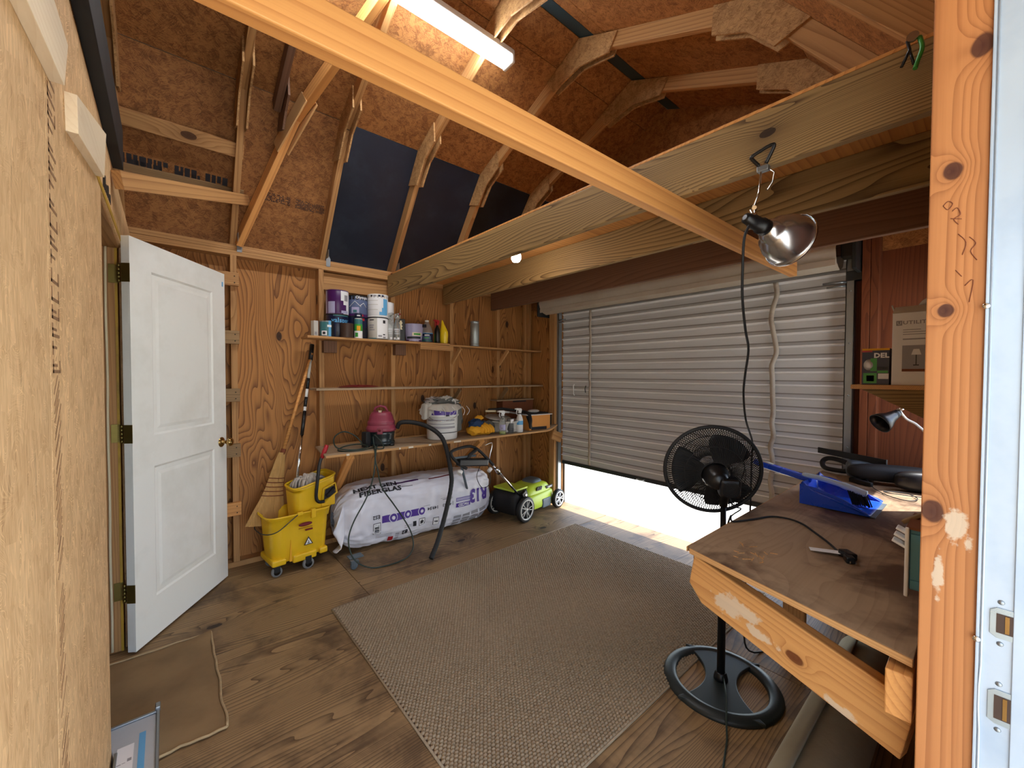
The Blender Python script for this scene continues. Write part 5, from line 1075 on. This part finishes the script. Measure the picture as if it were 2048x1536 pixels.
# ================================================================== insulation bag
t = thing('insulation_bag', 'long white bag of fibreglass insulation with purple print under the bench', 'bag', (1.68, 3.27, 0))
BX0, BX1, BYC, BZC, BHY, BHZ = .965, 2.40, 3.262, .256, .180, .250
def bagpt(x, th, off=0.0):
    tt = (x-(BX0+BX1)/2)/((BX1-BX0)/2); e = max(0, 1-abs(tt)**7); s_ = e**.38 if e > 0 else 0
    p = lambda k, ex: math.copysign(abs(k)**ex, k)
    cy, cz = p(cos(th), .62), p(sin(th), .62)
    nz = noise.noise(Vector((x*5, cos(th)*2.2, sin(th)*2.2)))*.010+noise.noise(Vector((x*17, cos(th)*5, sin(th)*5)))*.006*(1+2.5*abs(tt)**4)+.006*abs(noise.noise(Vector((x*9+3, cos(th)*3, sin(th)*9))))+.004*noise.noise(Vector((x*45, sin(th)*3, 0)))*abs(tt)**5
    y = BYC+.02*(1-tt)*0-.020*tt+(BHY*s_+nz+off)*cy; z = BZC+(BHZ*s_+nz+off)*cz*(1-.05*tt*(cz > 0))
    return Vector((x, y, max(z, .003)))
MB().grid(lambda u, v: bagpt(BX0+.002+(BX1-BX0-.004)*(.5-.5*cos(pi*v)), 2*pi*u), 150, 220, wrapu=True).build('wrap', 'bag', t)
wrap = bpy.data.objects['wrap']
tw = lambda z: pi-math.asin(max(-1, min(1, math.copysign(abs((z-BZC)/BHZ)**(1/.62), z-BZC))))      # angle on the front face for a height
def bagrect(x0, x1, z0, z1, mt, nm='printed_patch', off=.0022):
    a0, a1 = tw(z0), tw(z1); n = max(2, int((x1-x0)/.02)); k = max(2, int(abs(a1-a0)/.12)); b = MB()
    b.add([bagpt(x0+(x1-x0)*i/n, a0+(a1-a0)*j/k, off) for j in range(k+1) for i in range(n+1)], [(j*(n+1)+i, j*(n+1)+i+1, (j+1)*(n+1)+i+1, (j+1)*(n+1)+i) for j in range(k) for i in range(n)], True)
    return b.build(nm, mt, wrap)
def bagtext(body, size, x, z, mt, bold=0, flip=False, sx=1):
    return text_mb(body, size, lambda u, v: bagpt(x+u, tw(z+v) if not isinstance(z, tuple) else z[0]-v/.22, .0045), bold, sx, flip=flip).build('lettering', mt, wrap)
bagtext('NEXT GEN', .068, 1.085, (2.22,), 'ink', .0032); bagtext('FIBERGLAS', .068, 1.12, (2.52,), 'ink', .0032)
bagtext('R13', .165, 2.305, .325, 'purple', .008, True, .76)
bagrect(1.955, 2.105, .195, .232, 'purple'); bagtext('FACED', .034, 2.085, .226, 'paper', .001, True)
bagrect(1.955, 2.105, .247, .280, 'purple'); bagrect(1.960, 2.100, .252, .275, 'lilac', off=.003)
bagrect(1.285, 1.600, .205, .262, 'purple')
for x in (1.375, 1.50, 1.625):
    for r_, mt, of in ((.036, 'bag', .0030), (.031, 'purple', .0038), (.014, 'bag', .0046)):
        b = MB(); b.add([bagpt(x+r_*cos(k*pi/12)*.95, tw(.235+r_*sin(k*pi/12)), of) for k in range(24)], [tuple(range(24))]); b.build('printed_disc', mt, wrap)
bagtext('ES2', .040, 1.270, .275, 'ink', .001, True)
for x0, x1, z0, z1 in ((1.215, 1.275, .125, .215), (1.60, 1.655, .115, .175), (1.735, 1.790, .085, .150)):
    bagrect(x0, x1, z0, z1, 'ink'); bagrect(x0+.004, x1-.004, z0+.004, z1-.004, 'paper', off=.003)
    for i in range(9): bagrect(x0+.012, x1-.012, z0+.014+i*(z1-z0-.028)/9, z0+.014+i*(z1-z0-.028)/9+.003+.0015*(i % 3), 'ink', 'barcode_bar', .0038)
bagtext('149.54', .036, 1.780, .252, 'ink', .0008, True); bagtext('| 43.33', .036, 1.925, .255, 'ink', .0006, True)
bagrect(1.64, 1.70, .268, .272, 'grayink'); bagrect(1.82, 1.92, .290, .296, 'grayink'); bagrect(1.80, 1.92, .302, .305, 'grayink')
bagrect(1.545, 1.575, .125, .165, 'ink'); bagrect(1.47, 1.54, .13, .134, 'grayink'); bagrect(1.47, 1.54, .145, .149, 'grayink')
bagrect(1.345, 1.385, .035, .075, 'red'); bagtext('82', .05, 1.50, .115, 'ink', .002, True)
for i in range(3): bagrect(1.24+i*.0, 1.37, .085+i*.012, .088+i*.012, 'grayink')
for i in range(5): bagrect(1.40, 1.43, .04+i*.013, .047+i*.013, 'grayink')
for k in range(4):
    for j in range(3): bagrect(1.935+k*.095, 2.012+k*.095, .030+j*.034, .055+j*.034, 'grayink')
bagrect(1.40, 1.62, .478, .486, 'vpurple'); bagrect(1.46, 1.56, .452, .458, 'grayink'); bagrect(1.72, 1.95, .478, .484, 'red2')
def tailfn(u, v):
    th = 2.4+2.0*u; p = bagpt(BX0+.05, th, .002); q = Vector((BX0-.01-.02*sin(u*9), p.y-.03+.03*sin(u*7), max(.003, p.z*.55+.0))); return p.lerp(q, v)
MB().grid(tailfn, 20, 8).build('gathered_end', 'bag', t, solid=.002)
# small caster by the cord
t = thing('caster_wheel', 'small grey furniture caster on the floor in front of the bag', 'caster', (1.0, 2.885, 0))
MB().lathe([(.026, -.009), (.029, -.006), (.029, .006), (.026, .009)], 20, Matrix.Translation((1.0, 2.90, .029))@Matrix.Rotation(pi/2, 4, 'X')@Matrix.Rotation(.3, 4, 'Y')).build('wheel', 'slate', t)
MB().box((.975, 2.885, .045), (1.03, 2.915, .062)).box((.985, 2.884, .02), (1.015, 2.888, .06)).build('fork', 'slate', t, bevel=.003)
MB().box((.98, 2.93, .058), (1.08, 3.0, .066)).build('mount_plate', 'slate', t, bevel=.002)

# ================================================================== mop bucket
t = thing('mop_bucket', 'yellow wheeled mop bucket with red label standing by the white door', 'mop bucket', (.70, 3.25, 0), 0)
BK = Matrix.Translation((.70, 3.245, 0))@Matrix.Rotation(radians(7), 4, 'Z')
def bucket_ring(z, s_, n=64):
    out = []
    for i in range(n):
        a = 2*pi*i/n; p = lambda k, e: math.copysign(abs(k)**e, k)
        x = .215*s_*p(cos(a), .42); y = .140*s_*p(sin(a), .42)
        if abs(abs(y)-.14*s_) < .02 and s_ < .985: y -= math.copysign(.007*(1 if sin(x*62+1) > .3 else 0), y)
        out.append((x, y, z))
    return out
def bfn(levels, n=64):
    b = MB(); vs = []
    for z, s_ in levels: vs += bucket_ring(z, s_, n)
    b.add(vs, [(j*n+i, j*n+(i+1) % n, (j+1)*n+(i+1) % n, (j+1)*n+i) for j in range(len(levels)-1) for i in range(n)], True); return b
b = bfn([(.085, .80), (.095, .84), (.20, .875), (.30, .91), (.378, .93), (.385, .97), (.402, 1.02), (.412, 1.03), (.412, 1.0), (.38, .90), (.12, .80), (.11, .2)]); b.build('bucket', 'yellow', t, mw=BK)
MB().box((-.19, -.129, .075), (-.10, .129, .12)).box((-.06, -.131, .065), (.10, .131, .12)).box((.12, -.128, .075), (.18, .128, .12)).build('bumper_skirt', 'yellow', t, mw=BK, bevel=.012)
MB().prism([(-.085, 0), (-.068, 0), (-.076, .15)], 0, .004, Matrix(((1, 0, 0, 0), (0, 0, -1, -.1315), (0, 1, 0, .09), (0, 0, 0, 1)))).build('drain_groove', 'gold', t, mw=BK)
MB().box((.055, -.158, .36), (.085, -.13, .425)).build('wringer_clip', 'yellow', t, mw=BK, bevel=.004)
for (x, y) in ((-.155, -.10), (.04, -.125), (.155, -.10), (-.13, .11), (.15, .11)):
    if (x, y) == (.155, -.10): continue
    R_w = .034 if x != .04 else .038
    MB().lathe([(R_w*.5, -.011), (R_w-.005, -.012), (R_w, -.008), (R_w, .008), (R_w-.005, .012), (R_w*.5, .011)], 24, Matrix.Translation((x, y, R_w))@Matrix.Rotation(pi/2, 4, 'X')).build('wheel', 'grey', t, mw=BK)
    MB().lathe([(0, -.0135), (R_w*.62, -.0130), (R_w*.62, .0130), (0, .0135)], 20, Matrix.Translation((x, y, R_w))@Matrix.Rotation(pi/2, 4, 'X')).build('wheel_hub', 'black', t, mw=BK)
    MB().box((x-.02, y-.014, R_w), (x+.02, y+.014, .09)).build('wheel_fork', 'blackm', t, mw=BK, bevel=.002)
# front print: red lozenge, bars, warning triangle
fy = -.1375
def fpatch(pts, mt, nm, off_=0.0):
    return MB().prism(pts, 0, .0012, Matrix(((1, 0, 0, 0), (0, 0, -1, fy-off_), (0, 1, 0, 0), (0, 0, 0, 1)))).build(nm, mt, t, mw=BK@Matrix.Translation((0, 0, 0)))
fpatch([(-.030+.05+.046*cos(k*pi/8)*(1 if k not in (4, 12) else 1), .325+.014*sin(k*pi/8)) for k in range(16)], 'red2', 'red_badge')
fpatch([(-.015, .3235), (.055, .3235), (.055, .327), (-.015, .327)], 'pink', 'badge_lettering', .0013)
fpatch([(-.026, .300), (.066, .300), (.066, .3035), (-.026, .3035)], 'red2', 'red_bar'); fpatch([(.018, .276), (.068, .276), (.068, .288), (.018, .288)], 'red2', 'red_bar')
fpatch([(.008, .175), (.070, .175), (.039, .233)], 'ink', 'warning_triangle'); fpatch([(.017, .180), (.061, .180), (.039, .222)], 'paper', 'warning_triangle_field', .0013)
b = MB().tube([(.036, fy-.004, .205), (.042, fy-.004, .196), (.033, fy-.004, .190), (.044, fy-.004, .186)], .0022, 5).tube([(.028, fy-.004, .1845), (.052, fy-.004, .1845)], .0015, 5); b.build('slipping_figure', 'ink', t, mw=BK)
MB().tube(smooth_path([(-.02, -.146, .412), (-.08, -.150, .375), (-.16, -.152, .325), (-.215, -.12, .31), (-.235, 0, .30), (-.22, .12, .315), (-.10, .15, .37)], 5), .0035, 6).build('wire_handle', 'galvdark', t, mw=BK); MB().box((-.035, -.152, .398), (.0, -.138, .42)).build('handle_ear', 'yellow', t, mw=BK, bevel=.003)
# wringer
WK = BK@Matrix.Translation((.095, .0, .40))
def wr_(u, v):
    a = 2*pi*u; p = lambda k, e: math.copysign(abs(k)**e, k); sc = .80+.20*v; x = .148*sc*p(cos(a), .4)+.012*v; y = .118*sc*p(sin(a), .4)
    z = -.06+.26*v+(.035*(x/.15) if v > .9 else 0); return (x, y, z)
MB().grid(wr_, 56, 12, wrapu=True).build('wringer_bin', 'yellow', t, mw=WK, solid=.006)
MB().tube([wr_(i/56, 1) for i in range(56)], .008, 8, closed=True).build('wringer_rim', 'yellow', t, mw=WK)
MB().box((.045, -.118, .01), (.145, -.095, .10)).build('gear_housing', 'yellow', t, mw=WK, bevel=.008)
MB().tube([(.045, -.125, .05), (.055, -.125, .145), (.14, -.125, .175), (.155, -.122, .10), (.06, -.126, .045)], .007, 8).build('housing_frame', 'yellow', t, mw=WK)
MB().prism([(.06, .06), (.07, .135), (.135, .155), (.142, .10), (.10, .075)], 0, .003, Matrix(((1, 0, 0, 0), (0, 0, -1, -.119), (0, 1, 0, 0), (0, 0, 0, 1)))).build('gear_opening', 'ink', t, mw=WK)
MB().tube([(.075, -.124, .085), (.10, -.126, .10), (.135, -.124, .14)], [.014, .016, .012], 10).build('gear_arm', 'blackm', t, mw=WK)
MB().tube(smooth_path([(.055, -.135, .055), (.015, -.140, .062), (-.002, -.140, .10), (.004, -.145, .20), (.020, -.145, .33), (.038, -.145, .385)], 6), .0115, 10).build('lever', 'black', t, mw=WK)
MB().tube([(.036, -.145, .375), (.060, -.145, .43), (.075, -.145, .465)], [.013, .016, .0135], 12).build('lever_grip', 'red', t, mw=WK)
t = thing('string_mop', 'grey string mop head sunk in the yellow wringer, with black and silver handle', 'mop', (.78, 3.25, .6))
b = MB(); r2 = random.Random(6)
for i in range(70):
    a = r2.uniform(0, 2*pi); rr_ = r2.uniform(.02, .11); x, y = rr_*cos(a)*1.1, rr_*sin(a)*.85; h = .235-.35*rr_+r2.uniform(-.01, .015)
    b.tube(smooth_path([(x*.3, y*.3, .17), (x*.7, y*.7, h), (x, y, h-.01), (x*1.15, y*1.12, .13)], 4), .0085, 6)
o = b.build('yarn_head', 'mop', t, mw=WK); o['kind'] = 'stuff'
p0, p1 = Vector((.715, 3.27, .58)), Vector((.895, 3.53, 1.615)); L = lambda q: p0.lerp(p1, q)
for q0, q1, mt, r_ in ((0, .33, 'chrome', .0095), (.33, .50, 'black', .0125), (.50, .53, 'whitep', .0105), (.53, .60, 'black', .0125), (.60, .66, 'whitep', .0105), (.66, .74, 'black', .0125), (.74, .88, 'greyp', .0105), (.88, 1.0, 'black', .0165)):
    MB().tube([L(q0), L(q1)], r_, 12).build('handle_section', mt, t)
t = thing('straw_broom', 'natural straw broom leaning on the plywood wall behind the yellow bucket', 'broom', (.6, 3.4, .4))
p0, p1 = Vector((.655, 3.40, .80)), Vector((.885, 3.505, 1.545))
MB().tube([p0, p1], [.0125, .011], 12).build('handle', 'brace', t); MB().tube([p0-(p1-p0)*.02, p0+(p1-p0)*.03], .017, 12).build('wire_wrap', 'twine', t)
def br_(u, v):
    a = 2*pi*u; W = [.022, .040, .052, .062, .085, .115, .140]; f_ = v*6; i = min(5, int(f_)); w_ = W[i]*(1-f_+i)+W[i+1]*(f_-i); c = Vector((.648, 3.395, .80)).lerp(Vector((.535, 3.35, .30)), v)
    k = 1+.05*sin(u*60+v*3)+.03*sin(u*110); return c+Vector((.90, .30, -.2)).normalized()*w_*cos(a)*k+Vector((-.3, .9, .05))*(.016+.012*v)*sin(a)*k
MB().grid(br_, 90, 26, wrapu=True).build('bristles', 'straw', t)
for v in (.36, .42, .48, .54, .60): MB().tube([br_(i/40, v)*1.0+Vector((0, -.001, 0)) for i in range(40)], .0032, 6, closed=True).build('stitching', 'twine', t)

# ================================================================== lawn mower
t = thing('lawn_mower', 'lime green and black push lawn mower with its handle folded over', 'lawn mower', (2.8, 3.08, 0))
MK = Matrix.Translation((2.80, 3.06, 0))@Matrix.Rotation(radians(10), 4, 'Z')
def hull(levels, e=.45, n=48):
    b = MB(); vs = []
    for z, x0, x1, hy in levels:
        for i in range(n):
            a = 2*pi*i/n; p = lambda k: math.copysign(abs(k)**e, k); vs.append(((x0+x1)/2+(x1-x0)/2*p(cos(a)), hy*p(sin(a)), z))
    m = len(levels); b.add(vs, [(j*n+i, j*n+(i+1) % n, (j+1)*n+(i+1) % n, (j+1)*n+i) for j in range(m-1) for i in range(n)], True)
    b.f.append(tuple((m-1)*n+i for i in range(n))); b.sm.append(False); return b
hull([(.06, -.20, .28, .165), (.09, -.21, .30, .172), (.18, -.20, .28, .165), (.20, -.18, .26, .15)]).build('deck', 'lime', t, mw=MK)
hull([(.19, -.19, .26, .150), (.22, -.18, .25, .145), (.26, -.14, .22, .125), (.285, -.08, .16, .09)]).build('hood', 'lime', t, mw=MK)
hull([(.26, -.02, .17, .09), (.30, .0, .15, .08), (.315, .03, .13, .06)]).build('battery_cover', 'slate', t, mw=MK)
MB().box((.03, -.180, .045), (.17, -.160, .135)).build('side_vent', 'slate', t, mw=MK, bevel=.012)
for i in range(4): MB().box((-.03+i*.022, -.151, .225), (-.018+i*.022, -.138, .262), Matrix.Rotation(.35, 3, 'Y')).build('hood_slot', 'ink', t, mw=MK)
MB().box((.13, -.149, .215), (.24, -.137, .243)).build('hood_badge', 'ink', t, mw=MK, bevel=.003); MB().box((.16, -.1505, .224), (.22, -.149, .232)).build('badge_mark', 'paper', t, mw=MK)
hull([(.06, -.36, -.16, .150), (.10, -.385, -.15, .16), (.24, -.385, -.15, .155), (.28, -.35, -.16, .14)]).build('grass_bag', 'blackm', t, mw=MK)
MB().box((-.37, -.13, .281), (-.16, .13, .300)).build('bag_lid', 'lime', t, mw=MK, bevel=.006)
def wheel(x, y, r_, rim):
    c = MK@Matrix.Translation((x, y, r_))@Matrix.Rotation(pi/2, 4, 'X')
    b = MB().lathe([(r_*.80, -.020), (r_*.95, -.022), (r_, -.015), (r_, .015), (r_*.95, .022), (r_*.80, .020)], 36, c, caps=False); w_ = b.build('wheel', 'rubber', t)
    MB().lathe([(r_*.70, .018), (r_*.72, .024), (r_*.80, .024), (r_*.82, .018)], 36, c, caps=False).build('rim', rim, w_)
    MB().lathe([(0, .0), (r_*.78, .0), (r_*.78, .008), (0, .008)], 30, c).build('disc', 'blackm', w_)
    b = MB()
    for k in range(5):
        for da in (-.13, .13):
            a = 2*pi*k/5+da; b.tube([c@Vector((r_*.16*cos(a), r_*.16*sin(a), .016)), c@Vector((r_*.72*cos(a+da*.6), r_*.72*sin(a+da*.6), .016))], .0045, 6)
    b.build('spokes', rim, w_); MB().lathe([(0, .022), (r_*.14, .020), (r_*.16, .008)], 14, c).build('hub', rim, w_)
wheel(-.285, -.200, .118, 'greyp'); wheel(.275, -.195, .095, 'whitep'); wheel(-.285, .175, .118, 'greyp'); wheel(.275, .17, .095, 'whitep')
MB().box((-.30, -.19, .19), (-.24, -.155, .285), Matrix.Rotation(-.5, 3, 'Y')).box((-.30, -.178, .10), (-.25, -.160, .20)).build('handle_mount', 'black', t, mw=MK, bevel=.006); MB().tube([MK@Vector((-.27, -.200, .25)), MK@Vector((-.27, -.155, .25))], .011, 10).build('mount_knob', 'chrome', t)
lo = Vector((2.52, 2.865, .245)); mid = Vector((2.19, 2.85, .59)); top = Vector((2.03, 2.845, .755))
lo2, mid2, top2 = lo+Vector((-.07, .36, 0)), mid+Vector((-.02, .28, .0)), top+Vector((.0, .12, -.01))
MB().tube([lo, mid], .011, 12).build('lower_tube', 'chrome', t); MB().tube([Vector((2.10, 3.10, .30)), Vector((1.94, 2.96, .585))], .011, 12).build('lower_tube', 'slate', t)
MB().tube(smooth_path([(2.20, 2.85, .58), (2.12, 2.85, .66), (2.04, 2.86, .735), (1.98, 2.89, .765), (1.88, 2.88, .765), (1.79, 2.86, .755), (1.765, 2.85, .735), (1.79, 2.85, .69), (1.87, 2.86, .62), (1.93, 2.87, .585)], 6), .0125, 12).build('upper_handle', 'blackm', t)
MB().tube([(2.02, 2.85, .74), (1.96, 2.86, .70), (1.90, 2.86, .62)], .016, 10).build('cross_arm', 'blackm', t)
MB().box((1.84, 2.83, .60), (2.14, 2.90, .665), Matrix.Rotation(.12, 3, 'Y')).build('control_box', 'black', t, bevel=.012)
MB().tube([(1.79, 2.86, .69), (2.02, 2.87, .685)], .010, 8).build('start_bar', 'slate', t)
MB().tube([(2.26, 2.84, .50), (2.22, 2.835, .555)], .020, 12).build('clamp_knob', 'chrome', t); MB().tube([(2.16, 2.83, .56), (2.13, 2.825, .54)], .017, 12).build('clamp_knob', 'whitep', t)
MB().tube([(1.845, 2.83, .585), (1.825, 2.82, .565)], .022, 14).build('end_knob', 'whitep', t)
MB().tube(smooth_path([(2.13, 2.88, .76), (2.21, 2.88, .77), (2.19, 2.88, .68), (2.17, 2.87, .62)], 5), .004, 8).build('bail_wire', 'chrome', t)
MB().tube(smooth_path([(2.08, 2.87, .60), (2.03, 2.86, .50), (2.08, 2.85, .40), (2.16, 2.85, .42), (2.17, 2.86, .52), (2.15, 2.86, .58)], 6), .003, 6).build('control_cable', 'blackm', t)
